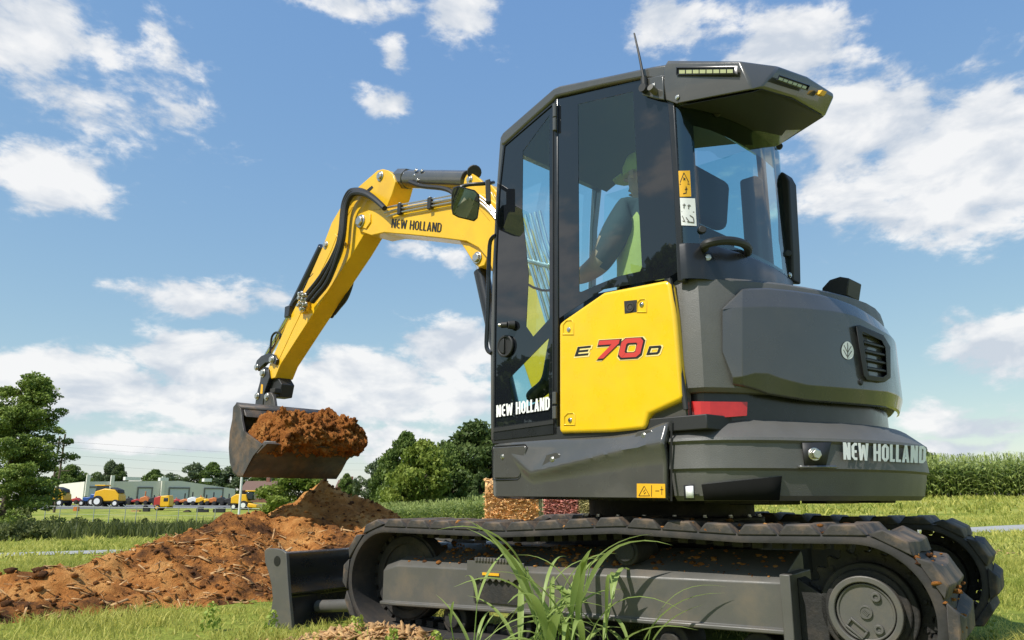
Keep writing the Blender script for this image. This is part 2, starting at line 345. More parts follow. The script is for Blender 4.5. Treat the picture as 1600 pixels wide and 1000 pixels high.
# ---- plan outlines seen from above, in house coordinates (rearward u, leftward v)
CWC = [(.672, 1.005), (.76, 1.003), (.83, .985), (.90, .94), (.98, .86), (1.05, .77), (1.12, .65), (1.18, .53), (1.235, .40), (1.275, .25), (1.297, .09), (1.30, -.02), (1.293, -.16), (1.27, -.30), (1.225, -.44), (1.16, -.59), (1.06, -.75), (.94, -.90), (.8, -.98), (.67, -1.0)]
HDC = [(.715, .985), (.78, .982), (.835, .965), (.875, .915), (.93, .835), (1.0, .715), (1.06, .585), (1.11, .44), (1.15, .29), (1.178, .14), (1.19, 0), (1.18, -.14), (1.15, -.29), (1.1, -.45), (1.03, -.62), (.93, -.8), (.82, -.93), (.715, -.98)]
def off_curve(cv, k):                            # plan outline moved inwards by k
    out = []
    for i, (u, v) in enumerate(cv):
        a, b = cv[max(i - 1, 0)], cv[min(i + 1, len(cv) - 1)]
        d = Vector((b[0] - a[0], b[1] - a[1])).normalized(); out.append((u - (-d.y) * k, v - d.x * k))
    return out
OFFC = {}
def HC(px, py, cv, off=0.0):                     # sight line met with an upright surface over a plan outline, the outline moved out by off
    key = (id(cv), round(off, 5))
    if key not in OFFC: OFFC[key] = [(H(a[0], a[1], 0), H(b[0], b[1], 0)) for a, b in (lambda c: zip(c, c[1:]))(off_curve(cv, -off))]
    r = ray(px, py); best = None
    for p0, p1 in OFFC[key]:
        d = p1 - p0; det = r.x * -d.y + d.x * r.y
        if abs(det) < 1e-9: continue
        q = p0 - EYE; t = (q.x * -d.y + d.x * q.y) / det; s = (r.x * q.y - r.y * q.x) / det
        if -1e-4 <= s <= 1.0001 and t > 0 and (best is None or t < best[0]): best = (t, EYE + r * t)
    if best: return best[1]
    return HC(px - (2 if px > 1150 else -2), py, cv, off)      # just past the edge: take the edge
def densify(cv, m=3):
    out = []
    for (a, b) in zip(cv, cv[1:]): out += [(a[0] + (b[0] - a[0]) * k / m, a[1] + (b[1] - a[1]) * k / m) for k in range(m)]
    return out + [cv[-1]]
def wall_loft(cv, rows):                         # rows: (z, inward)
    return [[H(u, v, z) for u, v in off_curve(cv, k)] for z, k in rows]
# ---- lettering made of strokes
def oct_(w, h, c, x0=0, y0=0, left=True):
    l = c if left else 0.0
    return [(x0 + l, y0), (x0 + w - c, y0), (x0 + w, y0 + c), (x0 + w, y0 + h - c), (x0 + w - c, y0 + h), (x0 + l, y0 + h)] + ([(x0, y0 + h - c), (x0, y0 + c)] if left else [(x0, y0 + h), (x0, y0)])
def rect(a, b, c, d): return [(a, b), (c, b), (c, d), (a, d)]
def glyph(ch, s, w):
    if ch == 'N': return [rect(0, 0, s, 1), rect(w - s, 0, w, 1), [(0, 1), (s * 1.15, 1), (w, 0), (w - s * 1.15, 0)]]
    if ch == 'e':
        c = .2; t = s * .8
        return [[(w, 1), (c, 1), (0, 1 - c), (0, c), (c, 0), (w, 0), (w, t), (s + .06, t), (s, t + .06), (s, 1 - t - .06), (s + .06, 1 - t), (w, 1 - t)], rect(s * .9, .5 - t / 2, w * .92, .5 + t / 2)]
    if ch == 'E': return [rect(0, 0, s, 1), rect(s, 0, w, s * .72), rect(s, .5 - s * .36, w * .9, .5 + s * .36), rect(s, 1 - s * .72, w, 1)]
    if ch == 'W':
        q = w / 4
        return [[(0, 1), (s, 1), (q + s * .5, 0), (q - s * .4, 0)], [(q - s * .4, 0), (q + s * .5, 0), (2 * q + s * .45, .9), (2 * q - s * .45, .9)], [(3 * q + s * .4, 0), (3 * q - s * .5, 0), (2 * q - s * .45, .9), (2 * q + s * .45, .9)], [(w, 1), (w - s, 1), (3 * q - s * .5, 0), (3 * q + s * .4, 0)]]
    if ch == 'H': return [rect(0, 0, s, 1), rect(w - s, 0, w, 1), rect(s, .5 - s * .4, w - s, .5 + s * .4)]
    if ch in 'OD0':
        o = oct_(w, 1, .18, left=ch != 'D'); i = oct_(w - 2 * s, 1 - 1.7 * s, .06, s, s * .85, left=ch != 'D'); n = len(o)
        return [[o[k], o[(k + 1) % n], i[(k + 1) % n], i[k]] for k in range(n)]
    if ch == 'L': return [rect(0, 0, s, 1), rect(s, 0, w, s * .8)]
    if ch == 'A': return [[(0, 0), (s, 0), (w / 2 + s * .45, 1), (w / 2 - s * .45, 1)], [(w, 0), (w - s, 0), (w / 2 - s * .45, 1), (w / 2 + s * .45, 1)], rect(s * .95, .2, w - s * .95, .2 + s * .7)]
    if ch == '7': return [rect(0, 1 - s * .8, w, 1), [(w - s * .1, 1 - s * .8), (w - s * 1.3, 1 - s * .8), (w * .12, 0), (w * .12 + s * 1.1, 0)]]
WID = {'N': .52, 'e': .40, 'W': .74, 'H': .52, 'O': .5, 'L': .36, 'A': .54, 'D': .5, ' ': .2}
def lettering(text, sw, f, gap=.07):
    """list of polygons in the unit square (text stretched over it), mapped by f(s, t, lift)"""
    x = 0; polys = []
    for ch in text:
        w = WID[ch]
        if ch != ' ': polys += [[(x + p, q) for p, q in g] for g in glyph(ch, sw, w)]
        x += w + gap
    tot = x - gap; mb = MB()
    for i, g in enumerate(polys): mb.add([f(p / tot, q, i % 4 * .0003) for p, q in g], [tuple(range(len(g)))])
    return mb
def quadmap(tl, tr, br, bl, surf):
    def f(s, t, lift):
        x = (bl[0] * (1 - s) + br[0] * s) * (1 - t) + (tl[0] * (1 - s) + tr[0] * s) * t
        y = (bl[1] * (1 - s) + br[1] * s) * (1 - t) + (tl[1] * (1 - s) + tr[1] * s) * t
        return surf(x, y, lift)
    return f
def bolt(P, n, r, parent, name='bolt', m='zinc', h=None):
    mb = MB(); h = h or r * .7; n = Vector(n)
    mb.cyl(P, P + n * h * .35, r * 1.35, 14); mb.cyl(P + n * h * .35, P + n * h, r, 6); return mb.build(name, m, parent, bevel=r * .12, smooth=30)

# ---------------------------------------------------------------- undercarriage: tracks
def track_path():
    r, zc = .278, .322; uf, ur = -1.165, 1.165; P = []
    for u in np.linspace(ur, uf, 30): P.append((u, zc - r + .006 * math.sin(u * 9)))
    for a in np.linspace(-90, -270, 40)[1:-1]: P.append((uf + math.cos(math.radians(a)) * r * .98, zc - .006 + math.sin(math.radians(a)) * r * .98))
    for u in np.linspace(uf, ur, 40): P.append((u, zc + r - .006 + interp(u, [-1.165, -.4, .2, .75, 1.165], [-.006, -.012, .02, -.001, .006])))
    for a in np.linspace(90, -90, 40)[1:-1]: P.append((ur + math.cos(math.radians(a)) * r, zc + math.sin(math.radians(a)) * r))
    P = np.array(P + [P[0]]); d = np.concatenate([[0], np.cumsum(np.hypot(*np.diff(P, axis=0).T))]); L = d[-1]
    def g(s): s = s % L; return np.interp(s, d, P[:, 0]), np.interp(s, d, P[:, 1])
    return g, L
PATH, PLEN = track_path()
def pfr(s):
    (a, b), (c, e) = PATH(s - .012), PATH(s + .012); x, z = PATH(s); dx, dz = c - a, e - b; l = math.hypot(dx, dz); return x, z, dx / l, dz / l
def lug_mesh():
    hw, hh = .226, .036; mb = MB(); R = []
    for y, sh, l0, l1, z1 in ((-hw, .0, .079, .042, hh * .9), (-hw * .96, .0, .079, .046, hh), (-.10, .014, .066, .036, hh), (0, .02, .05, .034, hh * .9), (.10, .014, .066, .036, hh), (hw * .96, 0, .079, .046, hh), (hw, 0, .079, .042, hh * .9)):
        R.append([Vector((sh - l0, y, -.004)), Vector((sh + l0, y, -.004)), Vector((sh + l1, y, z1)), Vector((sh - l1, y, z1))])
    mb.loft(R, closed=True, caps=True)
    o = mb.build('lug', 'rubber_lug', bevel=.006, smooth=30); me = o.data; bpy.data.objects.remove(o); return me
LUG = lug_mesh(); NL = 40
for side, vc in (('near', .825), ('far', -.825)):
    mb = MB(); n = 220; R = []
    for i in range(n):
        x, z, dx, dz = pfr(PLEN * i / n); nx, nz = -dz, dx               # outward
        def q(v, k): return T(x + nx * k, vc + v, z + nz * k)
        R.append([q(-.225, -.022), q(-.215, 0), q(.215, 0), q(.225, -.022), q(.222, -.034), q(-.222, -.034)])
    R.append(R[0]); mb.loft(R, closed=True)
    tr = mb.build('track', 'rubber', EX, smooth=40)
    mbg = MB()
    for i in range(NL * 2):                                              # iron guide teeth on the inner face
        x, z, dx, dz = pfr(PLEN * i / (NL * 2)); nx, nz = -dz, dx
        mbg.box(T(x - nx * .048, vc, z - nz * .048), (TU * dx + ZZ * dz) * .022, TV * .05, (TU * nx + ZZ * nz) * .016)
    g = mbg.build('guide_teeth', 'dusty_black', tr); g['kind'] = 'stuff'
    for i in range(NL):
        x, z, dx, dz = pfr(PLEN * (i + .35) / NL); nx, nz = -dz, dx
        X = TU * dx + ZZ * dz; Zv = TU * nx + ZZ * nz; Y = Zv.cross(X)
        o = bpy.data.objects.new('lug', LUG); COL.objects.link(o); o.parent = tr
        M = Matrix((X, Y, Zv)).transposed().to_4x4(); M.translation = T(x, vc, z) - CTR; o.matrix_local = M
        b = o.modifiers.new('bevel', 'BEVEL'); b.width = .0035; b.segments = 1; b.limit_method = 'ANGLE'
# side frames
for sg, vo in ((1, 0), (-1, 0)):
    def F(u, v, z): return T(u, sg * v, z)
    mb = MB(); sec = lambda u, zt, zb: [F(u, .965, zb), F(u, .985, zb), F(u, .985, zb + .018), F(u, .965, zb + .018), F(u, .965, zt - .025), F(u, .94, zt), F(u, .68, zt + .085), F(u, .66, zt + .06), F(u, .66, zb)]
    mb.loft([sec(-1.25, .375, .18), sec(-1.15, .405, .18), sec(-.2, .415, .205), sec(.88, .432, .222)], closed=True, caps=True)
    fr_ = mb.build('side_frame', 'frame_grey', EX, bevel=.005)
    mb = MB(); mb.prism([F(.875, .993, .17), F(.915, .993, .17), F(.915, .993, .443), F(.875, .993, .443)], TV * (-sg * .3)); mb.build('end_plate', 'frame_grey', fr_, bevel=.004)
    mb = MB(); mb.prism([F(.915, .90, .1), F(1.02, .90, .16), F(1.02, .90, .36), F(.915, .90, .425)], TV * (-sg * .12)); mb.build('motor_bracket', 'dusty_black', fr_, bevel=.004)
    # step with serrated edges over a dark box, painted as a recess's shade
    def step(zo):
        a, b = (-.62, -.28)
        return a, b
    a, b = -.655, -.315
    mb = MB(); mb.box(F((a + b) / 2, .968, .30), TU * ((b - a) / 2 - .03), TV * .006, ZZ * .062); mb.build('step_recess_shade', 'dusty_black', fr_)
    mb = MB(); t = [F(a, .992, .43), F(a, .992, .36)]
    k = 14
    for i in range(k): u = a + .05 + (b - a - .1) * i / (k - 1); t.append(F(u, .992, .352 if i % 2 else .335))
    t += [F(b, .992, .36), F(b, .992, .43)]
    mb.prism(t, TV * (-sg * .012)); st = mb.build('step', 'frame_grey', fr_, bevel=.002)
    mb = MB()
    for i in range(13): mb.box(F(a + .06 + i * (b - a - .1) / 13, .97, .437), TU * .007, TV * .03, ZZ * .009)
    gt = mb.build('grip_teeth', 'frame_grey', fr_, bevel=.002); gt['kind'] = 'stuff'
    mb = MB(); mb.box(F((a + b) / 2 - .02, .995, .372), TU * .05, TV * .003, ZZ * .006); mb.build('reflector_strip', 'label_yellow', fr_)
    # sprocket with teeth, drive hub, idler, rollers
    V_ = TV * sg; cs = F(1.165, .83, .322); mb = MB(); n = 23 * 4; ring0 = []
    for i in range(n):
        aa = 2 * math.pi * i / n; r = .232 if i % 4 in (0, 1) else .207
        ring0.append(cs + (TU * math.cos(aa) + ZZ * math.sin(aa)) * r)
    mb.prism([p - V_ * .02 for p in ring0], V_ * .04); sp = mb.build('sprocket', 'dusty_black', EX, bevel=.004)
    mb = MB(); mb.cyl(cs - V_ * .1, cs + V_ * .07, .172, 40); mb.cyl(cs + V_ * .07, cs + V_ * .085, .15, 40); mb.build('drive_motor', 'dusty_black', sp, bevel=.006)
    hb = cs + V_ * .085; mb = MB(); mb.ring(hb, V_, .105, .128, .045, 48); mb.build('hub_ring', 'frame_grey', sp, bevel=.004)
    mb = MB(); mb.cyl(hb, hb + V_ * .028, .100, 44); mb.ring(hb + V_ * .026, V_, .092, .101, .008, 44); mb.cyl(hb + V_ * .026, hb + V_ * .034, .024, 24); mb.build('hub_cover', 'frame_grey', sp, bevel=.003)
    for aa in (.95, -.95):
        mb = MB(); c = hb + (TU * math.cos(aa) + ZZ * math.sin(aa)) * .068 + V_ * .028; mb.ring(c, V_, .008, .017, .012, 20); mb.cyl(c, c + V_ * .006, .009, 6); mb.build('plug', 'frame_grey', sp, bevel=.0015)
    d1 = (TU * .78 - ZZ * .62); d2 = (TU * .62 + ZZ * .78); c = hb - TU * .035 - ZZ * .058 + V_ * .03
    mb = MB()
    for q in (-1, 1): mb.box(c + d2 * q * .016, d1 * .036, d2 * .004, V_ * .009); mb.box(c + d1 * q * .033, d1 * .004, d2 * .012, V_ * .009)
    mb.build('lift_lug', 'frame_grey', sp, bevel=.002)
    # small maker's mark pressed into the hub centre
    mb = MB(); c = hb + V_ * .0345
    mb.ring(c, V_, .0185, .0225, .002, 24)
    for i in range(3): mb.box(c + (TU * .5 + ZZ * .5) * (.008 * (i - 1)) + V_ * .001, (TU * -.7 + ZZ * .7) * .012, (TU * .7 + ZZ * .7) * .0018, V_ * .001)
    mb.build('hub_mark', 'frame_grey', sp)
    for i in range(12):
        aa = 2 * math.pi * (i + .4) / 12; c = cs + (TU * math.cos(aa) + ZZ * math.sin(aa)) * .19 + V_ * .02
        if sg > 0 or i < 8: bolt(c, V_, .009, sp, m='dusty_black')
    ci = F(-1.15, .83, .318); mb = MB(); mb.cyl(ci - V_ * .05, ci + V_ * .05, .225, 48); mb.cyl(ci + V_ * .05, ci + V_ * .065, .07, 24); mb.ring(ci + V_ * .05, V_, .17, .215, .014, 44); mb.build('idler', 'dusty_black', EX, bevel=.006)
    cc = F(.2, .83, .50); mb = MB(); mb.cyl(cc - V_ * .1, cc + V_ * .12, .058, 24); mb.cyl(cc + V_ * .12, cc + V_ * .13, .045, 20); mb.build('carrier_roller', 'dusty_black', EX, bevel=.005)
    for u in (-.78, -.39, 0, .39, .76):
        c = F(u, .83, .14); mb = MB(); mb.cyl(c - V_ * .1, c + V_ * .1, .075, 24); mb.cyl(c + V_ * .1, c + V_ * .125, .045, 18); mb.build('track_roller', 'dusty_black', EX, bevel=.006)
# centre frame and slew ring
mb = MB(); mb.box(T(0, 0, .42), TU * .62, TV * .40, ZZ * .14); mb.prism([T(-.62, .4, .3), T(-.62, -.4, .3), T(-.95, -.30, .3), T(-.95, .30, .3)], ZZ * .2); 
for u in (-.45, .45):
    for s in (1, -1): mb.box(T(u, s * .55, .40), TU * .12, TV * .2, ZZ * .09)
mb.build('chassis', 'dusty_black', EX, bevel=.01)
mb = MB(); mb.cyl(H(0, 0, .55), H(0, 0, .635), .50, 56); mb.cyl(H(0, 0, .635), H(0, 0, .74), .45, 56); sr = mb.build('slew_ring', 'dusty_black', EX, bevel=.005)
for i in range(20):
    aa = 2 * math.pi * i / 20; c = H(math.cos(aa) * .475, math.sin(aa) * .475, .635); bolt(c, ZZ, .011, sr, h=.014)
# dozer blade with arms
side = [(413, 864), (414, 859), (418, 857), (430, 857), (440, 859), (447, 864), (449, 900), (452, 940), (457, 991), (440, 990), (428, 984), (418, 976), (424, 950), (426, 935), (424, 915), (420, 897), (414, 878)]
BW = 1.05
def Bl(px, py): 
    p = TS(px, py, BW); p.z = max(p.z, -.03); return p
pl = [Bl(*q) for q in side]
bl = MB(); sec = [(-2.13, .395), (-2.10, .415), (-1.965, .418), (-1.95, .36), (-1.965, .30), (-1.955, .235), (-1.935, .19), (-1.965, .17), (-1.955, .05), (-1.91, -.03), (-2.02, -.03), (-2.045, .06), (-2.05, .2), (-2.08, .3)]
bl.loft([[T(u, v, z) for u, z in sec] for v in (BW - .02, -BW + .02)], closed=True, caps=True); blade = bl.build('dozer_blade', 'black_paint', EX, bevel=.006)
mb = MB(); mb.prism(pl, -TV * .022); mb.build('side_plate', 'frame_grey', blade, bevel=.003)
mb = MB(); mb.prism([p - TV * (2 * BW - .022) for p in pl], -TV * .022); mb.build('side_plate', 'frame_grey', blade, bevel=.003)
c = TS(433.3, 876.5, BW); mb = MB(); mb.cyl(c - TV * .006, c + TV * .0025, .029, 24); mb.build('shackle_hole', 'black_print', blade)
for s in (1, -1):
    mb = MB(); mb.loft([[T(u, s * v + w, z + h_) for w, h_ in ((-.045, -.05), (.045, -.05), (.045, .05), (-.045, .05))] for u, v, z in ((-.7, .30, .40), (-1.3, .36, .34), (-1.95, .46, .20))], closed=True, caps=True)
    mb.build('blade_arm', 'black_paint', EX, bevel=.006)
mb = MB(); mb.cyl(T(-.85, 0, .50), T(-1.5, 0, .36), .05, 20); mb.cyl(T(-1.5, 0, .36), T(-1.93, 0, .26), .026, 16); mb.build('blade_cylinder', 'black_paint', EX)
mb = MB(); mb.prism([T(-.95, .56, .47), T(-.95, .44, .47), T(-1.6, .30, .50), T(-1.6, .42, .50)], ZZ * .03); mb.build('guard_plate', 'frame_grey', EX, bevel=.004)
mb = MB(); mb.cyl(T(-1.94, .80, .10), T(-1.62, .80, .13), .035, 16); mb.build('push_tube', 'frame_grey', EX, bevel=.004)

# ---------------------------------------------------------------- house: deck and lower skirts
mb = MB(); dk = off_curve(CWC, .06)
mb.prism([H(u, v, .735) for u, v in dk] + [H(-.42, -.98, .735), H(-.55, -.3, .735), H(-.6, .5, .735), H(-.40, .94, .735)], ZZ * .27); mb.build('deck', 'dusty_black', EX, bevel=.008)
mb = MB()
for (u, v, a, b, h_) in ((.35, .3, .2, .2, .03), (.75, .35, .1, .15, .035), (.95, .1, .06, .18, .03), (1.0, -.2, .1, .1, .028), (.8, .7, .12, .06, .03)): mb.box(H(u, v, .735 - h_ * .5), HU * a, HV * b, ZZ * h_ * .5)
mb.build('belly_plates', 'dusty_black', EX, bevel=.004)
# side skirt: a moulded shell with a rising crease
top_px = [(766, 708), (769, 697), (777, 690.5), (800, 688), (835, 685), (870, 682.5), (915, 680.5), (955, 678), (985, 674), (1008, 669), (1024, 661), (1036, 656.5), (1045, 656)]
cre = [(766, 716), (769, 708), (777, 706), (800, 708), (838, 741), (870, 733), (915, 722), (955, 711), (985, 704), (1008, 699), (1024, 696), (1036, 694), (1045, 692)]
NC, NR = 60, 22; tx = np.array([p[0] for p in top_px]); R = []
for j in range(NC + 1):
    x = 766 + (1045 - 766) * j / NC
    yt, yc, yb = np.interp(x, tx, [p[1] for p in top_px]), np.interp(x, tx, [p[1] for p in cre]), np.interp(x, [766, 772, 1045], [772, 779, 783])
    dep = np.interp(x, [766, 790, 830, 880, 1045], [.0, .004, .02, .038, .042]); row = []
    for i in range(NR + 1):
        t = i / NR; y = yt + (yb - yt) * t
        k = (y - yt) / max(1, yc - yt)
        if k <= 1: b = dep * (k ** 1.5) + .01 * min(1, k * 4)
        else:
            e = (y - yc) / max(1, yb - yc); b = dep * (1 - .62 * min(1, e * 3.2) ** .7) + .01
        b -= .03 * max(0, (i - NR + 1)) + .02 * (i == 0) + .03 * max(0, 1 - j / 1.5)
        row.append(HS(x, y, 1.0) + HV * (b + .0))
    R.append(row)
mb = MB(); mb.loft(R); skirt = mb.build('side_skirt', 'charcoal', EX, smooth=50)
sm = skirt.modifiers.new('solid', 'SOLIDIFY'); sm.thickness = .03; sm.offset = -1
def pocket(px, py, w, h, parent, v, m='black_plastic', name='bolt_pocket'):
    mb = MB(); mb.prism(P_([(px - w, py + h * .9), (px - w * .4, py - h * .7), (px + w * .6, py - h), (px + w * .95, py - h * .7), (px + w, py + h * .2), (px + w * .3, py + h)], v), -HV * .012); return mb.build(name, m, parent, bevel=.003)
pocket(860, 720, 16, 14, skirt, 1.032, 'charcoal'); bolt(HS(863, 718, 1.032), HV, .0105, skirt)
pocket(1003, 683, 19, 12, skirt, 1.020, 'charcoal'); bolt(HS(1006, 681, 1.02), HV, .0105, skirt)
mb = MB(); mb.prism(P_([(771, 699), (819, 696), (822, 700), (812, 744), (808, 747), (772, 747)], 1.018), -HV * .02); ac = mb.build('access_door', 'charcoal', skirt, bevel=.004)
mb = MB(); mb.tube(P_([(769.5, 698), (820, 694.5), (824, 699), (813, 746), (809, 749.5), (770, 749.5), (769.5, 698)], 1.014), .0035, 6, smooth=0); mb.build('door_gap', 'black_print', skirt)
bolt(HS(785, 714, 1.018), HV, .010, skirt)
# warning plate on the skirt
def lab(pts, v, m, parent, name='warning_label', th=.0025):
    mb = MB(); mb.prism(P_(pts, v), -HV * th); return mb.build(name, m, parent)
def lines(segs, v, w, m, parent, name='pictogram'):
    mb = MB()
    for i, (a, b) in enumerate(segs):
        A, B = HS(*a, v), HS(*b, v); d = (B - A); n = d.cross(HV).normalized() * w; off = HV * .0002 * (i % 3)
        mb.add([A - n + off, A + n + off, B + n + off, B - n + off], [(0, 1, 2, 3)])
    return mb.build(name, m, parent, smooth=0)
def tri(cx, cy, r): return [((cx - r, cy + r * .8), (cx + r, cy + r * .8)), ((cx + r, cy + r * .8), (cx, cy - r)), ((cx, cy - r), (cx - r, cy + r * .8))]
lab([(995, 755.5), (1039, 756), (1039.5, 778), (995, 777.5)], 1.036, 'label_yellow', skirt)
lines(tri(1006.5, 768, 8.5) + [((1005, 769), (1008, 765)), ((1006, 772), (1009, 769)), ((1024, 767), (1030, 767)), ((1034, 760), (1034, 773)), ((1031.5, 765), (1036.5, 765)), ((1018, 758), (1018, 776))], 1.0368, .0013, 'black_print', skirt)
# counterweight
Z0, Z1, Z2 = .718, .957, 1.048
mb = MB(); cd = densify(CWC, 3)
mb.loft(wall_loft(cd, [(Z0 + .008, .075), (Z0, .055), (Z0 + .02, .035), (Z0 + .09, .020), (.836, .016), (.846, .004), (.93, .012), (Z1 - .012, .012), (Z1, .0), (Z1 + .012, .004), (Z2 - .012, .085), (Z2, .105), (Z2, .26)]))
cw = mb.build('counterweight', 'charcoal_rough', EX, bevel=0, smooth=24)
def cwp(off): return lambda x, y, l: HC(x, y, CWC, off + l)
mb = MB(); mb.add([HC(1047.5, y, CWC, .004) for y in (657, 694, 783)] + [HC(1050.5, y, CWC, .004) for y in (783, 694, 657)], [(0, 1, 2, 3, 4, 5)]); mb.build('panel_gap', 'black_print', cw)
def cpoly(pts, off, m, parent, name, sub=6, th=0):
    """a plate following the curved counterweight between two edge lines of pixels (upper, lower)"""
    up, lo = pts; mb = MB(); R = [[], []]
    for k in range(sub + 1):
        t = k / sub
        for q, e in ((0, up), (1, lo)): R[q].append(HC(e[0][0] * (1 - t) + e[1][0] * t, e[0][1] * (1 - t) + e[1][1] * t, CWC, off))
    mb.loft(R); o = mb.build(name, m, parent); s = o.modifiers.new('solid', 'SOLIDIFY'); s.thickness = th or .006; s.offset = -1; return o
cpoly((((1096, 757), (1222, 744)), ((1100, 782), (1218, 782))), -.012, 'recess_shade', cw, 'lower_recess_shade')  # flush black plate: shade of a hollow painted on, nothing cut in
cpoly((((1254, 692), (1299, 691)), ((1258, 728), (1291, 727))), -.0, 'black_plastic', cw, 'bolt_pocket', 3)
cpoly((((1247, 728), (1306, 727)), ((1251, 733), (1309, 731))), .004, 'charcoal', cw, 'pocket_ledge', 3)
pb = HC(1271, 710, CWC, 0); bolt(pb, (HU * .78 + HV * .62).normalized(), .02, cw, h=.034)
cpoly((((1068, 758), (1084, 757)), ((1069, 781), (1085, 781))), .0, 'black_plastic', cw, 'label_pocket', 2)
cpoly((((1071, 760), (1083, 759)), ((1072, 778), (1084, 778))), .004, 'label_white', cw, 'white_label', 2, .002)
lettering('NeW HOLLAND', .195, quadmap((1317, 691), (1447.5, 697), (1446.5, 724), (1318, 718), cwp(.0035))).build('lettering', 'white_print', cw, smooth=0)
# dark band with tail lamp under the hood
mb = MB(); mb.loft(wall_loft(densify(off_curve(HDC, .045), 2), [(1.03, 0), (1.23, .0)])); band = mb.build('lower_band', 'black_paint', EX)
BND = off_curve(HDC, .045)
R = [[], []]
for k in range(7):
    t = k / 6
    R[0].append(HC(1080 + 88 * t, 627 + 1.0 * t, BND, .022)); R[1].append(HC(1082 + 85 * t, 655.5 - 6 * t, BND, .022))
mb = MB(); mb.loft(R); tl = mb.build('tail_lamp', 'red_lens', EX, smooth=0); s = tl.modifiers.new('solid', 'SOLIDIFY'); s.thickness = .03; s.offset = -1
# hood: rough shell with a glossy raised panel
mb = MB(); hd = densify(HDC, 3); mb.loft(wall_loft(hd, [(1.155, .06), (1.158, .02), (1.175, .004), (1.30, .0), (1.60, .012), (1.645, .022), (1.662, .05), (1.668, .12), (1.672, .5)]))
hood = mb.build('engine_hood', 'charcoal_rough', EX, smooth=28)
def hpx(x, y, o): return HC(x, y, HDC, o)
up = [(1129, 482), (1160, 451), (1200, 450), (1240, 454), (1280, 460), (1310, 468), (1340, 482), (1368, 500), (1383, 515)]
lo = [(1143, 600), (1165, 601), (1190, 580), (1225, 594), (1262, 604), (1300, 606), (1340, 609), (1370, 611), (1389, 614)]
def zuv(P): return P.z
R = []; xs = [1129, 1145, 1160, 1180, 1200, 1220, 1240, 1262, 1282, 1302, 1320, 1336, 1350, 1362, 1373, 1381, 1387]
for x in xs:
    yt = np.interp(x, [1129, 1160, 1200, 1240, 1280, 1310, 1340, 1368, 1387], [482, 451, 450, 454, 460, 468, 480, 498, 516])
    ym = np.interp(x, [1129, 1160, 1200, 1250, 1310, 1340, 1387], [483, 480, 479, 481, 487, 495, 522])
    yl = np.interp(x, [1129, 1145, 1165, 1190, 1225, 1262, 1300, 1387], [550, 590, 588, 580, 593, 602, 605, 612])
    yb = np.interp(x, [1129, 1143, 1170, 1200, 1262, 1387], [552, 601, 606, 617, 627, 637])
    o = np.interp(x, [1129, 1160, 1387], [.004, .034, .034])
    R.append([hpx(x, yt, .002), hpx(x, yt + 2, .008), hpx(x, ym, o), hpx(x, yl, o + .002), hpx(x, yb - 3, o * .45), hpx(x, yb, .003)])
# carry the panel on round the tail, past what one sees
hv_, hu_ = [c[1] for c in reversed(HDC)], [c[0] for c in reversed(HDC)]
e = [HUV(p) for p in R[-1]]; ex = [u - interp(v, hv_, hu_) for u, v, z in e]; v_end = e[2][1]
for vv in (v_end - .06, v_end - .14, v_end - .24, v_end - .36, v_end - .5): R.append([H(interp(vv + (v - v_end), hv_, hu_) + x_, vv + (v - v_end), z) for (u, v, z), x_ in zip(e, ex)])
mb = MB(); mb.loft(R); hp = mb.build('hood_panel', 'hood_gloss', EX, smooth=14); s = hp.modifiers.new('bev', 'BEVEL'); s.width = .007; s.segments = 2; s.limit_method = 'ANGLE'; s.angle_limit = math.radians(14)
# vent grille with slats
vq = quadmap((1337, 506), (1391, 520), (1392, 598), (1351, 596), lambda x, y, l: HC(x, y, HDC, .042 + l))
def vent():
    f = lambda a, b, l: vq(a, b, l)
    mb = MB(); o = [(0, .97), (.12, 1), (.8, .92), (1, .72), (1, .1), (.75, 0), (.1, .02), (0, .1)]; i_ = [(.16, .86), (.2, .88), (.74, .80), (.84, .68), (.86, .16), (.7, .1), (.2, .12), (.17, .16)]
    for l0, l1 in ((.016, .016),): mb.add([f(a, b, .012) for a, b in o] + [f(a, b, .016) for a, b in i_] + [f(a, b, -.02) for a, b in o] + [f(a, b, -.01) for a, b in i_], [(k, (k + 1) % 8, 8 + (k + 1) % 8, 8 + k) for k in range(8)] + [(k, 16 + k, 16 + (k + 1) % 8, (k + 1) % 8) for k in range(8)] + [(8 + k, 8 + (k + 1) % 8, 24 + (k + 1) % 8, 24 + k) for k in range(8)])
    vg = mb.build('vent_grille', 'black_plastic', EX, bevel=.003)
    mb = MB(); mb.add([f(a, b, -.006) for a, b in i_], [tuple(range(8))]); mb.build('vent_backing', 'black_print', vg)
    for k in range(5):
        t = .20 + k * .155; mb = MB(); h_ = .028
        mb.add([f(.18, t, .0), f(.85, t - .02, .0), f(.85, t + h_ - .02, .013), f(.18, t + h_, .013), f(.18, t + h_ + .03, .013), f(.85, t + h_ + .01, .013), f(.85, t + .055, -.002), f(.18, t + .075, -.002)], [(0, 1, 2, 3), (3, 2, 5, 4), (4, 5, 6, 7), (0, 3, 4, 7), (1, 6, 5, 2)]); mb.build('slat', 'black_plastic', vg)
vent()
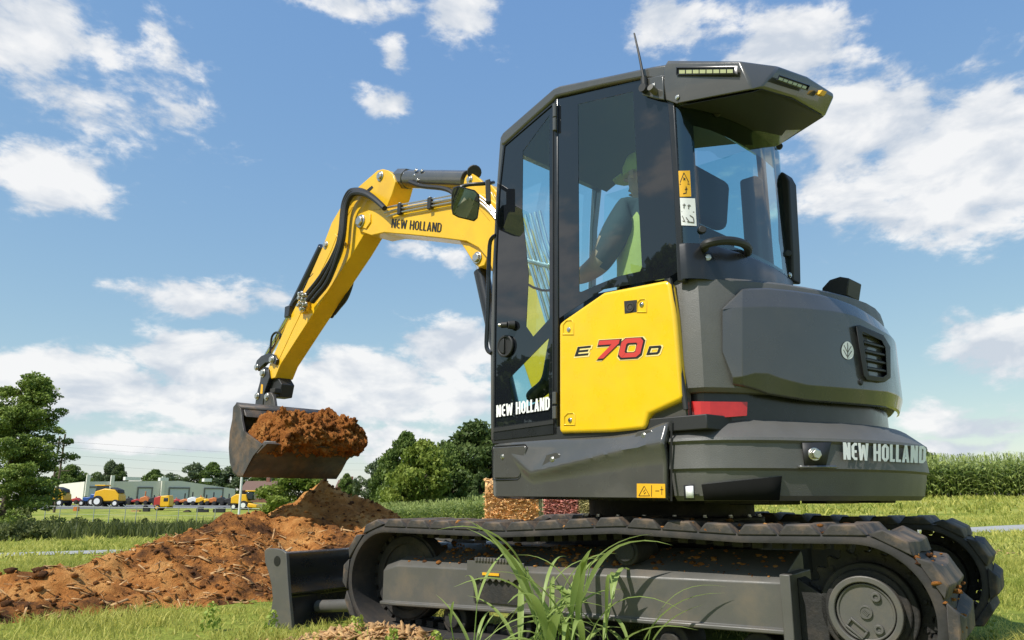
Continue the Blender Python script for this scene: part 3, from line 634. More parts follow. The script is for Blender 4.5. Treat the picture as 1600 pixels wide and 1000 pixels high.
# oval maker's badge with a leaf on the hood panel
bq = quadmap((1315, 532), (1334, 535), (1334, 563), (1315, 560), lambda x, y, l: HC(x, y, HDC, .0385 + l))
mb = MB(); mb.add([bq(.5 + .5 * math.cos(t) * (1 - .1 * math.sin(t)), .5 + .5 * math.sin(t), .0) for t in np.linspace(0, 2 * math.pi, 28)[:-1]], [tuple(range(27))]); bd = mb.build('badge', 'label_white', EX, smooth=0)
mb = MB()
for (a, b) in (((.5, .04), (.5, .93)), ((.5, .12), (.84, .5)), ((.5, .38), (.8, .76)), ((.5, .12), (.16, .5)), ((.5, .38), (.2, .76))):
    dx, dy = b[0] - a[0], b[1] - a[1]; l = math.hypot(dx, dy); nx, ny = -dy / l * .028, dx / l * .02
    mb.add([bq(a[0] - nx, a[1] - ny, .001), bq(a[0] + nx, a[1] + ny, .001), bq(b[0] + nx, b[1] + ny, .001), bq(b[0] - nx, b[1] - ny, .001)], [(0, 1, 2, 3)])
mb.build('leaf_mark', 'frame_grey', bd, smooth=0)
bolt(HC(1344, 597, HDC, .036), (HU * .9 + HV * .3).normalized(), .012, hp, m='black_plastic')
# rubber seal along the hood's front edge and the black fin on top
mb = MB(); mb.tube([HS(x, y, 1.0) for x, y in ((1046, 436), (1054, 490), (1060, 560), (1068, 612), (1072, 640))], .012, 8); mb.build('hood_seal', 'black_plastic', EX)
fz = HUV(HC(1305, 448, HDC, -.18)); fb = H(fz[0], fz[1], 1.66)
fp = lambda px, py: on_plane(px, py, HUV(fb)[1], HV)
mb = MB(); mb.prism([fp(1284, 450), fp(1296, 437), fp(1312, 432), fp(1327, 434.5), fp(1323, 462), fp(1284, 462)], -HV * .16); mb.build('exhaust_cowl', 'black_plastic', EX, bevel=.006)
# ---------------------------------------------------------------- cab
from mathutils.geometry import tessellate_polygon
def HP(px, py, z): r = ray(px, py); return EYE + r * ((z - CAMZ) / r.z)
def holed(outer, holes, v, th, name, m, parent):
    """plate on the house's side plane with openings cut in it"""
    loops = [P_(outer, v)] + [P_(h, v) for h in holes]; flat = [p for l in loops for p in l]
    flat2 = [Vector((HUV(p)[0], p.z, 0)) for p in flat]; i = 0; L2 = []
    for l in loops: L2.append(flat2[i:i + len(l)]); i += len(l)
    tris = tessellate_polygon(L2); n = len(flat); mb = MB()
    F = [tuple(t) for t in tris] + [tuple(n + k for k in reversed(t)) for t in tris]; i = 0
    for l in loops:
        k = len(l); F += [(i + a, i + (a + 1) % k, n + i + (a + 1) % k, n + i + a) for a in range(k)]; i += k
    mb.add(flat + [p - HV * th for p in flat], F); return mb.build(name, m, parent, smooth=30)
# roof
rail = [(780, 216), (785, 207), (825, 172), (864, 138), (874, 133.5), (950, 118), (1018, 103.5), (1044, 99), (1050, 128), (1004, 121.5), (940, 134), (868, 151), (862, 158), (826, 190), (787, 226), (782, 226)]
mb = MB(); mb.prism(P_(rail, 1.012), -HV * .90); roof = mb.build('cab_roof', 'charcoal', EX, bevel=.012, seg=3)
mb = MB(); mb.prism([p - HV * .03 for p in P_([(792, 224), (868, 156), (940, 139), (1004, 127), (1048, 134), (1048, 140), (1004, 133), (940, 145), (868, 162), (794, 232)], 1.0)], -HV * .84); mb.build('headliner', 'black_plastic', roof)
# cab pillars: near side, and their pairs on the far side
def both(poly, name, w, m='black_paint', v=1.0, bev=.006):
    for k in (0, 1):
        mb = MB(); mb.prism([p - HV * (k * (.86 - w)) for p in P_(poly, v)], -HV * w); mb.build(name, m, EX, bevel=bev)
both([(781, 218), (789, 226), (780, 300), (775, 400), (773, 550), (774, 688), (766.5, 688), (766, 550), (769, 420), (775, 300)], 'front_pillar', .05, 'charcoal')
both([(862.5, 158), (871.5, 152), (871.5, 680), (864, 682)], 'middle_pillar', .05)
both([(1040, 128), (1052, 128), (1069, 440), (1058, 440), (1052, 300)], 'rear_pillar', .035)
W0 = HUV(HS(769, 687, 1.0)); W1 = HUV(HS(784, 222, 1.0))
mb = MB(); mb.box(H(W0[0] - .0, .57, 1.06), HU * .03, HV * .41, ZZ * .05); mb.box(H(W1[0] + .015, .57, W1[2] - .015), HU * .03, HV * .41, ZZ * .025); mb.build('windshield_frame', 'black_paint', EX, bevel=.006)
mb = MB(); ws = [HS(x, y, .97) for x, y in ((785, 224), (777.5, 300), (771.5, 420), (769, 550), (770, 680))]; mb.loft([ws, [p - HV * .80 for p in ws]]); mb.build('windshield', 'glass', EX, smooth=60)
# floor, back wall and right-hand wall
mb = MB(); mb.prism([H(W0[0], 1.0, 1.0), H(.86, 1.0, 1.0), H(.9, .6, 1.0), H(.86, .14, 1.0), H(W0[0], .14, 1.0)], ZZ * .06); mb.build('cab_floor', 'black_plastic', EX, bevel=.004)
mb = MB(); mb.box(H(.22, .15, 1.25), HU * .62, HV * .015, ZZ * .2); mb.build('right_wall', 'black_plastic', EX, bevel=.004)
mb = MB(); mb.box(H(.3, .152, 2.0), HU * .02, HV * .013, ZZ * .66); mb.build('right_post', 'black_paint', EX, bevel=.004)
mb = MB(); mb.add([H(-.35, .15, 1.45), H(.84, .15, 1.45), H(.84, .15, 2.55), H(-.28, .15, 2.58)], [(0, 1, 2, 3)]); mb.build('right_window', 'glass', EX)
mb = MB(); mb.box(H(.35, .26, 1.42), HU * .22, HV * .07, ZZ * .12); mb.box(H(-.02, .28, 1.5), HU * .10, HV * .06, ZZ * .10); mb.cyl(H(.12, .27, 1.5), H(.08, .27, 1.75), .016, 10); mb.cyl(H(.08, .27, 1.74), H(.07, .27, 1.84), .024, 12); mb.build('control_console', 'black_plastic', EX, bevel=.015)
mb = MB(); mb.tube([H(-.18, .62, 1.06), H(-.14, .62, 1.4), H(-.09, .62, 1.72)], .011, 8); mb.tube([H(-.16, .50, 1.06), H(-.12, .5, 1.4), H(-.06, .50, 1.70)], .011, 8); mb.build('travel_lever', 'black_plastic', EX)
mb = MB(); mb.tube([H(-.33, .88, 1.9), H(-.31, .7, 1.86), H(-.31, .5, 1.95), H(-.3, .4, 2.25)], .007, 6); mb.build('wiper_arm', 'black_plastic', EX)
# seat
mb = MB(); mb.box(H(.40, .56, 1.53), HU * .24, HV * .24, ZZ * .06); seat = mb.build('seat', 'seat_fabric', EX, bevel=.035, seg=3)
def slab(c0, c1, hu, hv, name):
    d = (c1 - c0); mb = MB(); n = Vector(d).normalized().cross(HV).normalized(); mb.box((c0 + c1) / 2, d / 2, HV * hv, n * hu); return mb.build(name, 'seat_fabric', seat, bevel=.04, seg=3)
slab(H(.56, .56, 1.54), H(.64, .56, 2.02), .055, .235, 'backrest'); slab(H(.635, .56, 2.045), H(.67, .56, 2.30), .045, .18, 'headrest')
mb = MB(); mb.box(H(.40, .56, 1.26), HU * .16, HV * .16, ZZ * .22); mb.build('seat_base', 'black_plastic', seat, bevel=.02)
mb = MB(); mb.box(H(.74, .22, 2.05), HU * .05, HV * .05, ZZ * .3); mb.box(H(.70, .22, 1.72), HU * .07, HV * .06, ZZ * .10); mb.build('belt_post', 'black_plastic', EX, bevel=.02)
# door: glass over a dark printed border, with two clear areas
dout = [(788, 228), (862.5, 164), (863, 655), (773, 667), (773, 550), (775, 400), (780, 300)]
hA = [(817, 236), (858.5, 180), (858.5, 498), (833, 526), (822, 510), (826, 430), (816, 330)]; hB = [(795, 592), (857.5, 528), (857.5, 620), (812, 641), (799, 624)]
door = holed([(786, 226), (864.5, 160), (864.5, 678), (771, 688), (771, 550), (773, 400), (778, 300)], [dout], 1.004, .035, 'door', 'black_paint', EX)
holed(dout, [hA, hB], .998, .003, 'printed_border', 'frit', door)
for h_ in (hA, hB):
    mb = MB(); mb.add([HS(x, y, .9965) for x, y in h_], [tuple(range(len(h_)))]); mb.build('door_glass', 'glass', door, smooth=0)
mb = MB(); mb.prism(P_([(771, 669), (864.5, 656), (864.5, 662), (771, 675)], 1.008), -HV * .01); mb.build('glass_seal', 'black_plastic', door)
holed([(773, 588), (863, 508), (863, 518), (773, 598)], [], .993, .014, 'door_bar', 'black_paint', door)
c = HS(791, 541, 1.002); mb = MB(); mb.ring(c, HV, .045, .058, .014, 36); mb.cyl(c, c + HV * .006, .046, 32); mb.prism([c + (HU * math.cos(t) + ZZ * math.sin(t)) * .04 + HV * .006 for t in np.linspace(1.6, 4.7, 12)], HV * .012); mb.build('door_latch', 'black_plastic', door, bevel=.003)
c = HS(804, 508, 1.0); mb = MB(); mb.cyl(c, c + HV * .03 - HU * .02, .024, 18, .02); mb.cyl(c + HV * .03 - HU * .02, c + HV * .05 - HU * .05, .016, 16); mb.build('door_stop', 'black_plastic', door, bevel=.003)
mb = MB(); mb.cyl(c + HV * .05 - HU * .05, c + HV * .056 - HU * .06, .009, 12); mb.build('stop_tip', 'zinc', door)
for (y0, y1) in ((162, 184), (184, 205), (612, 632), (634, 655)):
    mb = MB(); mb.cyl(HS(867, y0 + .6, 1.012), HS(867, y1 - .6, 1.012), .012, 12); mb.build('hinge', 'charcoal', door, bevel=.002)
lettering('NeW HOLLAND', .19, quadmap((775.5, 633.5), (859, 619.5), (859, 640), (775.5, 652), lambda x, y, l: HS(x, y, 1.004) + HV * l)).build('lettering', 'white_print', door, smooth=0)
mb = MB(); mb.tube([HS(x, y, 1.0) for x, y in ((775, 368), (769, 372), (765, 384), (763.5, 430), (762, 490), (760, 535), (762, 547), (768, 552))], .012, 8); mb.build('handrail', 'black_paint', EX)
# fixed side window
sout = [(872.5, 155), (1003, 124.5), (1043, 132), (1048, 163), (1057, 300), (1065, 421), (1044, 434), (943, 452), (874, 497)]
shole = [(903, 163), (989, 143), (992, 200), (1003, 417), (1000, 424), (965, 432), (938, 443), (908, 456), (905, 455)]
swf = holed(sout, [shole], .996, .003, 'side_window', 'frit', EX)
mb = MB(); mb.add([HS(x, y, .9945) for x, y in shole], [tuple(range(len(shole)))]); mb.build('window_glass', 'glass', swf, smooth=0)
# yellow side panel
yp = [(873, 506), (880, 500), (943, 456.5), (1038, 438), (1044, 439), (1047, 444), (1055, 495), (1066, 618), (1064, 625), (1013, 647), (1008, 667), (1004, 670), (955, 675), (877, 677), (873, 674)]
mb = MB(); mb.prism(P_(yp, 1.018), -HV * .05); pan = mb.build('side_panel', 'yellow', EX, bevel=.016, seg=4)
def recess(x, y, w, h, sx, sy):
    mb = MB(); q = [(x - w, y + h), (x - w, y - h * .4), (x - w * .3, y - h), (x + w * .7, y - h * 1.05), (x + w, y - h * .7), (x + w, y + h)]
    R0 = P_(q, 1.0185); cc = sum(R0, Vector()) / len(R0); R1 = [cc + (p - cc) * .80 - HV * .0 for p in R0]
    mb.add([p + HV * .0006 for p in R0] + [p + HV * .004 for p in [cc + (p - cc) * .9 for p in R0]] + [p + HV * .0008 for p in R1], [(k, (k + 1) % 6, 6 + (k + 1) % 6, 6 + k) for k in range(6)] + [(6 + k, 6 + (k + 1) % 6, 12 + (k + 1) % 6, 12 + k) for k in range(6)])
    mb.build('screw_recess', 'yellow', pan, smooth=40); bolt(HS(sx, sy, 1.0195), HV, .0085, pan, 'screw', 'chrome')
recess(888, 512, 9, 12, 888.5, 515); recess(890, 655, 9, 10, 890.5, 656.5); recess(1003, 478, 8, 11, 1002.5, 476)
mb = MB(); mb.prism(P_([(975, 470.5), (995, 468.5), (996.5, 487), (976, 490)], 1.0195), -HV * .004); mb.build('lock_plate', 'black_plastic', pan)
c = HS(985, 480, 1.0195); mb = MB(); mb.ring(c, HV, .014, .021, .004, 24); mb.cyl(c, c + HV * .003, .011, 18); mb.build('lock', 'dusty_black', pan)
# model lettering: pale outline, black edge, red face
def model(ch, x0, x1, yb0, yb1, yt0, sh, sw, lay):
    for (m, grow, lift, dx, dy) in lay:
        mb = MB(); w = (x1 - x0) / (yb0 - yt0)
        for i, g in enumerate(glyph(ch, sw * w if ch in '70' else sw * w, w)):
            cx, cy = sum(p[0] for p in g) / len(g), sum(p[1] for p in g) / len(g); pts = []
            hh = yb0 - yt0
            for (a, b) in g:
                if grow:                                     # spread every stroke outwards
                    a += (1 if a > cx else -1) * grow / hh; b += (1 if b > cy else -1) * grow / hh
                px = x0 + a * hh + b * sh + dx; py = (yb0 + (yb1 - yb0) * a / w) - b * hh + dy
                pts.append(HS(px, py, 1.0186) + HV * (lift + i % 4 * .0002))
            mb.add(pts, [tuple(range(len(pts)))])
        mb.build('model_lettering', m, pan, smooth=0)
L3 = [('pale_print', 3.2, .0006, .8, 1.0), ('black_print', 1.9, .0018, .6, .8), ('red_print', 0, .0030, 0, 0)]; L2_ = [('pale_print', 1.6, .0006, .6, .8), ('black_print', 0, .0018, 0, 0)]
model('E', 898, 919, 557, 555, 542, 5, .21, L2_); model('7', 930, 962, 561, 559, 532.5, 7, .27, L3); model('0', 966, 1000, 559.5, 557.5, 529.5, 7, .25, L3); model('D', 1010, 1030, 555, 553.5, 541, 5, .21, L2_)
# dark filler behind the panel's lower corner
mb = MB(); mb.prism(P_([(868, 640), (1072, 600), (1076, 656), (1045, 657), (1030, 662), (1005, 674), (868, 686)], .985), -HV * .03); mb.build('lower_filler', 'charcoal', EX)
# cab rear: curved base panel and window
RWC = [(.775, .998), (.802, .985), (.84, .935), (.872, .84), (.892, .70), (.90, .55), (.895, .40), (.878, .24), (.855, .12)]
rz0 = 1.64; rz1 = HC(1066, 381, RWC).z
mb = MB(); rd = densify(RWC, 4); mb.loft(wall_loft(rd, [(rz0, -.012), (rz1 - .012, -.012), (rz1, -.006), (rz1, .03)])); rb_ = mb.build('rear_base_panel', 'black_paint', EX, smooth=40)
mb = MB(); mb.loft([[H(u, v, z) for u, v in rd] for z in (rz1 - .01, 2.0, 2.2, 2.50)]); rw = mb.build('rear_window', 'glass_dark', EX, smooth=60)
mb = MB(); fr_c = off_curve(rd, .004); mb.loft([[H(u, v, z) for u, v in fr_c[:9]] for z in (rz1 - .01, 2.5)]); mb.build('printed_border', 'frit', rw)
mb = MB(); mb.loft([[H(u, v, z) for u, v in fr_c[-5:]] for z in (rz1 - .01, 2.5)]); mb.build('printed_border', 'frit', rw)
mb = MB(); mb.loft([[H(u, v, z) for u, v in fr_c[8:-4]] for z in (2.36, 2.5)]); mb.build('printed_border', 'frit', rw)
mb = MB(); mb.loft([[H(u, v, z) for u, v in fr_c[8:-4]] for z in (rz1 - .01, rz1 + .025)]); mb.build('printed_border', 'frit', rw)
for (px, py) in ((1097, 360), (1234, 397), (1217, 230), (1120, 178)):
    c = HC(px, py, RWC, 0); 
    if c: mb = MB(); n = (HU * .6 + HV * .7).normalized(); mb.cyl(c, c + n * .018, .017, 18); mb.build('glass_button', 'black_plastic', rw, bevel=.003)
bolt(HC(1106, 402, RWC, .014), (HU * .5 + HV * .8).normalized(), .011, rb_); bolt(HC(1234, 430, RWC, .012), (HU * .9 - HV * .1).normalized(), .011, rb_)
hd_ = [HC(x, y, RWC, o) for x, y, o in ((1101, 388, .01), (1101, 383, .05), (1112, 378.5, .075), (1130, 376, .085), (1148, 377, .085), (1162, 381, .075), (1169, 388, .05), (1168, 395, .01))]
mb = MB(); mb.tube(hd_, .019, 10); mb.build('grab_handle', 'black_plastic', EX)
for pts, m, nm in (([(1059, 267), (1078, 266.5), (1080, 307), (1061, 307.5)], 'label_yellow', 'warning_label'), ([(1061, 309), (1086, 310), (1088.5, 353), (1064, 352)], 'label_white', 'instruction_label')):
    f = quadmap(pts[0], pts[1], pts[2], pts[3], lambda x, y, l: HC(x, y, RWC, .004 + l)); mb = MB(); mb.loft([[f(s / 4, t, 0) for s in range(5)] for t in (0, .5, 1)]); lb = mb.build(nm, m, rw)
    mb = MB()
    seg = [((.15, .56), (.85, .56)), ((.85, .56), (.5, .92)), ((.5, .92), (.15, .56)), ((.42, .64), (.58, .72)), ((.42, .74), (.58, .64)), ((.35, .12), (.6, .14)), ((.6, .14), (.62, .4)), ((.5, .28), (.72, .3)), ((.1, .485), (.9, .485))] if m == 'label_yellow' else [((.1, .5), (.9, .5)), ((.25, .62), (.3, .8)), ((.2, .74), (.38, .75)), ((.55, .6), (.6, .78)), ((.5, .72), (.7, .73)), ((.12, .35), (.25, .16)), ((.12, .16), (.28, .15)), ((.35, .3), (.55, .14)), ((.4, .14), (.85, .12)), ((.6, .38), (.82, .3)), ((.82, .3), (.84, .14))]
    for i, (a, b) in enumerate(seg):
        dx, dy = b[0] - a[0], b[1] - a[1]; l = math.hypot(dx, dy); nx, ny = -dy / l * .028, dx / l * .018
        mb.add([f(a[0] - nx, a[1] - ny, .0008 + i * .0001), f(a[0] + nx, a[1] + ny, .0008 + i * .0001), f(b[0] + nx, b[1] + ny, .0008 + i * .0001), f(b[0] - nx, b[1] - ny, .0008 + i * .0001)], [(0, 1, 2, 3)])
    mb.build('pictogram', 'black_print' if m == 'label_yellow' else 'frame_grey', lb, smooth=0)
stk = [on_plane(x, y, .02, HV) for x, y in ((1225, 290), (1228, 279), (1233, 275), (1239, 279), (1245, 290), (1251, 400), (1252, 445), (1238, 445), (1228, 380))]
mb = MB(); mb.prism(stk, HV * .09); mb.build('air_duct', 'black_plastic', EX, bevel=.012, seg=3)
# rear roof visor with work lights
A = [HS(1036, 104, 1.014), HS(1044, 97.5, 1.01), HS(1157, 95.5, 1.0), HP(1216, 103, 2.52), HP(1262, 119, 2.535), HP(1302, 145, 2.55), H(1.0, .16, 2.6), H(.74, .14, 2.66)]
B = [HS(1039, 156, 1.014), HS(1057, 163.5, 1.01), HS(1175, 141, 1.0), HP(1190, 136, 2.395), HP(1240, 152, 2.43), HP(1290, 181, 2.46), HP(1227, 221, 2.50), H(.74, .14, 2.50)]
Mi = [HS(1036, 130, 1.018), HS(1046, 130, 1.018), HS(1170, 126, 1.005), HP(1209, 113, 2.475), HP(1258, 130, 2.50), HP(1303, 152, 2.53), H(.985, .15, 2.57), H(.74, .13, 2.58)]
mb = MB(); mb.loft([A, Mi, B], closed=True, caps=True); vis = mb.build('rear_visor', 'charcoal', EX, bevel=.008, seg=2, smooth=20)
mb = MB(); lc = sum(B[1:7], Vector()) / 6; mb.prism([lc + (p - lc) * .965 - ZZ * .004 for p in B[1:7]] , -ZZ * .002); mb.build('visor_dark_sheet', 'black_plastic', vis)  # thin dark sheet added below the visor, makes its underside darker
def lightbar(q, v=None, surf=None, name='light_bar', n=8):
    f = quadmap(*q, surf); mb = MB()
    o = [f(0, 0, .004), f(1, 0, .004), f(1, 1, .004), f(0, 1, .004)]; i_ = [f(.02, .14, .007), f(.96, .14, .007), f(.96, .86, .007), f(.02, .86, .007)]; j_ = [f(.02, .14, .0), f(.96, .14, .0), f(.96, .86, .0), f(.02, .86, .0)]
    mb.add(o + i_ + j_, [(k, (k + 1) % 4, 4 + (k + 1) % 4, 4 + k) for k in range(4)] + [(4 + k, 4 + (k + 1) % 4, 8 + (k + 1) % 4, 8 + k) for k in range(4)] + [(8, 9, 10, 11)]); lb = mb.build(name, 'led_frame', vis)
    for k in range(n):
        a, b = .05 + .89 * k / n, .05 + .89 * (k + .84) / n; mb = MB(); mb.add([f(a, .2, .003), f(b, .2, .003), f(b, .62, .003), f(a, .62, .003)], [(0, 1, 2, 3)]); mb.build('light_bar_lens', 'led', vis)
lightbar([(1057, 105), (1153, 103.5), (1153, 117), (1057, 118)], surf=lambda x, y, l: HS(x, y, 1.0175) + HV * l)
pn = (Mi[5] - Mi[3]).cross(B[4] - Mi[3]).normalized(); pn = pn if pn.dot(EYE - Mi[3]) > 0 else -pn
def vsurf(x, y, l): r = ray(x, y); t = (Mi[4] - EYE).dot(pn) / r.dot(pn); return EYE + r * t + pn * (l + .012)
lightbar([(1212, 117), (1262, 134), (1257, 143), (1208, 126)], surf=vsurf, n=6)
bolt(HS(1058, 152, 1.016), HV, .008, vis)
mb = MB(); mb.box(vsurf(1279, 146, 0), pn * .01, (Mi[5] - Mi[3]).normalized() * .02, (B[4] - Mi[4]).normalized() * .014); mb.build('marker_lamp', 'label_yellow', vis)
# antenna and its bracket
mb = MB(); mb.prism(P_([(1000, 124), (1036, 117), (1037, 156), (1024, 154), (1003, 148)], 1.02), -HV * .012); br = mb.build('antenna_bracket', 'charcoal', EX, bevel=.004)
mb = MB(); c = HS(1007, 139, 1.03); mb.cyl(c, c + ZZ * .055, .016, 14); mb.cyl(c - HV * .02, c + HV * .02, .02, 16); mb.tube([HS(1007, 130, 1.035), HS(999, 88, 1.035), HS(991, 52, 1.035)], lambda t: .0075 - .0035 * t, 8); mb.build('antenna', 'black_plastic', EX)
mb = MB(); c = HS(1022, 143, 1.03); mb.cyl(c - HV * .02, c + HV * .03 + ZZ * .01, .016, 16); mb.build('bracket_stud', 'frame_grey', br); bolt(HS(1020, 134, 1.022), HV, .009, br)
# mirror on its arm
MD = 3.88
def mp(x, y, d=0): return at(x, MD + d, py=y)
shell = [(705.5, 300), (708, 292.5), (716, 290), (742, 297), (749, 304), (750, 318), (746.5, 341), (741, 346), (716, 340), (707, 335), (705, 325)]
cc = mp(727, 318); R0 = [mp(x, y) for x, y in shell]
def tilt(p, d): k = (p.y + d + .70 * (p.x - cc.x) - .40 * (p.z - cc.z)) / p.y; return EYE + (p - EYE) * k      # turned towards the operator
mb = MB(); mb.loft([[tilt(cc + (p - cc) * k, d) for p in R0] for k, d in ((.94, -.008), (1.0, .0), (1.0, .02), (.8, .05), (.4, .065))], closed=True, caps=True); mi = mb.build('mirror', 'black_plastic', EX, smooth=50)
mb = MB(); mb.add([tilt(cc + (p - cc) * .92, -.0105) for p in R0], [tuple(range(len(R0)))]); mb.build('mirror_glass', 'mirror', mi, smooth=0)
arm_e = HS(773, 286, 1.0); mb = MB(); mb.tube([mp(716, 300, .03), mp(720, 293, .03), mp(733, 288.5, .03), mp(758, 287, .02), arm_e + HV * .01], .011, 8); mb.build('mirror_arm', 'black_paint', EX)
mb = MB(); mb.prism([mp(x, y, .0) for x, y in ((758, 281), (766, 279), (767, 313), (765, 316), (759, 315))], (0, .05, 0)); mb.build('mirror_mount', 'black_plastic', EX, bevel=.004)

# ---------------------------------------------------------------- boom, arm and bucket
VB = -.10
def BPp(pts, v=VB): return [HS(x, y, v) for x, y in pts]
boomp = [(555, 347), (560, 334), (576, 328), (605, 326), (650, 318), (704, 309), (738, 300), (756, 303), (778, 319), (800, 352), (822, 400), (845, 470), (870, 560), (885, 640), (850, 660), (828, 600), (808, 540), (790, 480), (776, 438), (762, 405), (747, 387), (728, 377), (697, 373), (642, 367), (600, 363.5), (580, 368), (563, 362)]
mb = MB(); mb.prism(BPp(boomp), -HV * .25); boom = mb.build('boom', 'yellow_boom', EX, bevel=.008, seg=2)
mb = MB(); mb.prism(BPp([(606, 336), (660, 325), (706, 316), (735, 311), (752, 317), (770, 338), (792, 378), (800, 400), (797, 404), (785, 385), (765, 345), (748, 325), (733, 319), (706, 324), (662, 333), (608, 341)], VB + .006), -HV * .006); mb.build('boom_rib', 'yellow_boom', boom, bevel=.003)
mb = MB(); mb.prism([HS(x, y, VB - .03) for x, y in ((716, 374), (750, 384), (761, 402), (757, 415), (748, 418), (739, 410), (728, 392))], -HV * .19); lug_ = mb.build('cylinder_lug', 'yellow_boom', boom, bevel=.008)
bolt(HS(746, 403, VB - .028), HV, .038, lug_, 'pin')
lettering('NeW HOLLAND', .155, quadmap((612.5, 341.5), (690.5, 348.5), (689, 363), (611, 355.5), lambda x, y, l: HS(x, y, VB + .003) + HV * l)).build('lettering', 'black_print', boom, smooth=0)
for k in (0, -.19):
    mb = MB(); mb.prism(BPp([(720, 308), (726, 278), (730, 271), (736, 270), (750, 280), (768, 300), (776, 318)], VB - .01 + k), -HV * .035); e_ = mb.build('boom_ear', 'yellow_boom', boom, bevel=.006)
    if k == 0: bolt(HS(734, 281, VB - .01), HV, .026, e_, 'pin')
mb = MB(); mb.prism(BPp([(756, 296), (766, 288), (778, 300), (780, 318), (760, 312)], VB - .06), -HV * .1); mb.build('hose_guard', 'yellow_boom', boom, bevel=.006)
mb = MB(); c = HS(573, 345, VB); mb.cyl(c, c + HV * .012, .085, 6); c2 = HS(563, 345, VB); mb.build('pivot_boss', 'yellow_boom', boom, bevel=.005); bolt(HS(564, 346, VB + .012), HV, .05, boom, 'pivot_pin')
# boom cylinder under the boom
mb = MB(); mb.cyl(HS(748, 412, VB - .125), HS(775, 520, VB - .125), .03, 16); mb.build('boom_rod', 'chrome', EX)
mb = MB(); mb.cyl(HS(752, 424, VB - .125), HS(800, 640, VB - .125), .062, 20); mb.build('boom_cylinder', 'black_paint', EX, bevel=.004)
mb = MB(); mb.box(H(-.85, VB - .125, 1.02), HU * .22, HV * .2, ZZ * .28); mb.cyl(H(-1.0, VB - .13, .8), H(-1.0, VB - .13, 1.4), .1, 20); mb.build('swing_post', 'yellow_boom', EX, bevel=.02)
# steel oil pipes along the boom, with clamps
def pipe(pts, r=.011, v=VB + .03, name='oil_pipe', m='chrome'):
    mb = MB(); mb.tube([HS(x, y, v) for x, y in pts], r, 8); return mb.build(name, m, boom)
for i, dy in enumerate((0, 5.5, 11)): pipe([(598 + i * 3, 327 + dy * 1.05), (615 + 3 * i, 322 + dy), (640, 317.5 + dy), (704, 305.5 + dy), (730, 301 + dy), (745, 303 + dy), (760, 314 + dy), (776, 333 + dy), (792, 362 + dy)], .008, m='zinc')
for i in range(6): pipe([(806 + 7.5 * i, 340 - 2 * i), (818 + 7.5 * i, 378), (834 + 8 * i, 432), (858 + 9 * i, 515)], .0125, VB + .045 + .01 * (i % 2))
for (x, y) in ((625, 321), (672, 312)): mb = MB(); mb.box(HS(x, y + 6, VB + .03), HU * .022, HV * .016, ZZ * .05); mb.build('pipe_clamp', 'black_plastic', boom, bevel=.003); bolt(HS(x, y - 2.5, VB + .03), ZZ, .013, boom, 'clamp_bolt')
mb = MB(); mb.tube([HS(811, 404, VB + .065), HS(858, 416, VB + .065)], .017, 8); mb.build('pipe_clamp', 'zinc', boom)
# arm cylinder
mb = MB(); ac0, ac1 = HS(626, 279.5, VB - .125), HS(732, 282, VB - .125); mb.cyl(ac0, ac1, .085, 28); acy = mb.build('arm_cylinder', 'charcoal', EX, bevel=.006)
mb = MB(); mb.cyl(ac0 + (ac1 - ac0) * -.01, ac0 + (ac1 - ac0) * .13, .098, 8); mb.build('cylinder_head', 'charcoal', acy, bevel=.005)
mb = MB(); mb.cyl(ac0, HS(600, 275.5, VB - .125), .05, 20); mb.build('piston_rod', 'chrome', acy)
mb = MB(); mb.tube([HS(x, y, VB - .03) for x, y in ((640, 284), (660, 291), (690, 294), (706, 300), (712, 310))], .02, 8); mb.tube([HS(x, y, VB - .1) for x, y in ((640, 268), (655, 270), (680, 291), (700, 295))], .016, 8); mb.build('cylinder_hose', 'hose', acy)
for (x, y) in ((650, 266), (659, 267), (648, 274), (653, 281)): bolt(HS(x, y, VB - .05), (HV + ZZ * .6).normalized(), .016, acy, 'hose_fitting')
mb = MB(); mb.cyl(HS(741, 269, VB - .02), HS(741, 269, VB - .23), .06, 14); mb.build('pin_cover', 'black_plastic', acy, bevel=.008)
# arm
VA = VB - .022
armp = [(590, 266), (598, 264), (606, 266), (614, 272), (618, 284), (613, 302), (602, 330), (588, 352), (569, 366), (553, 393), (520, 443), (470, 520), (438, 570), (430, 590), (424, 592), (417, 586), (421, 570), (446, 510), (478, 445), (503, 388), (518, 348), (538, 314), (562, 290)]
mb = MB(); mb.prism([HS(x, y, VA) for x, y in armp], -HV * .205); arm = mb.build('arm', 'yellow_boom', EX, bevel=.006)
mb = MB(); mb.prism([HS(x, y, VA + .004) for x, y in ((512, 388), (525, 352), (545, 320), (551, 323), (531, 356), (517, 392), (455, 520), (430, 574), (426, 570), (450, 516))], -HV * .004); mb.build('arm_rib', 'yellow_boom', arm, bevel=.002)
mb = MB(); mb.prism([HS(x, y, VA + .003) for x, y in ((569, 300), (581, 290), (583, 293), (572, 304))], -HV * .003); mb.build('arm_slot', 'black_print', arm)
bolt(HS(594.5, 275.5, VA), HV, .036, arm, 'pin')
bolt(HS(509, 383, VA), HV, .03, arm, 'pin')
for k, dv in ((0, .02), (1, .055), (2, .085)):
    mb = MB(); mb.tube([HS(x + k * 2.0, y + k * 2.2, VB + dv) for x, y in ((597, 321), (584, 309), (570, 300), (557, 297), (546, 300), (538, 315), (535, 335), (533, 358), (529, 380), (520 + k, 402), (509 + 3 * k, 421), (496 + 5 * k, 440), (483 + 5 * k, 456), (474 + 5 * k, 467))], .026, 8); mb.build('hydraulic_hose', 'hose', arm)
mb = MB(); mb.tube([HS(x, y, VA + .02) for x, y in ((524, 366), (530, 372), (536, 378), (541, 381), (540, 388))], .009, 6); mb.build('hose_guide', 'yellow_boom', arm)
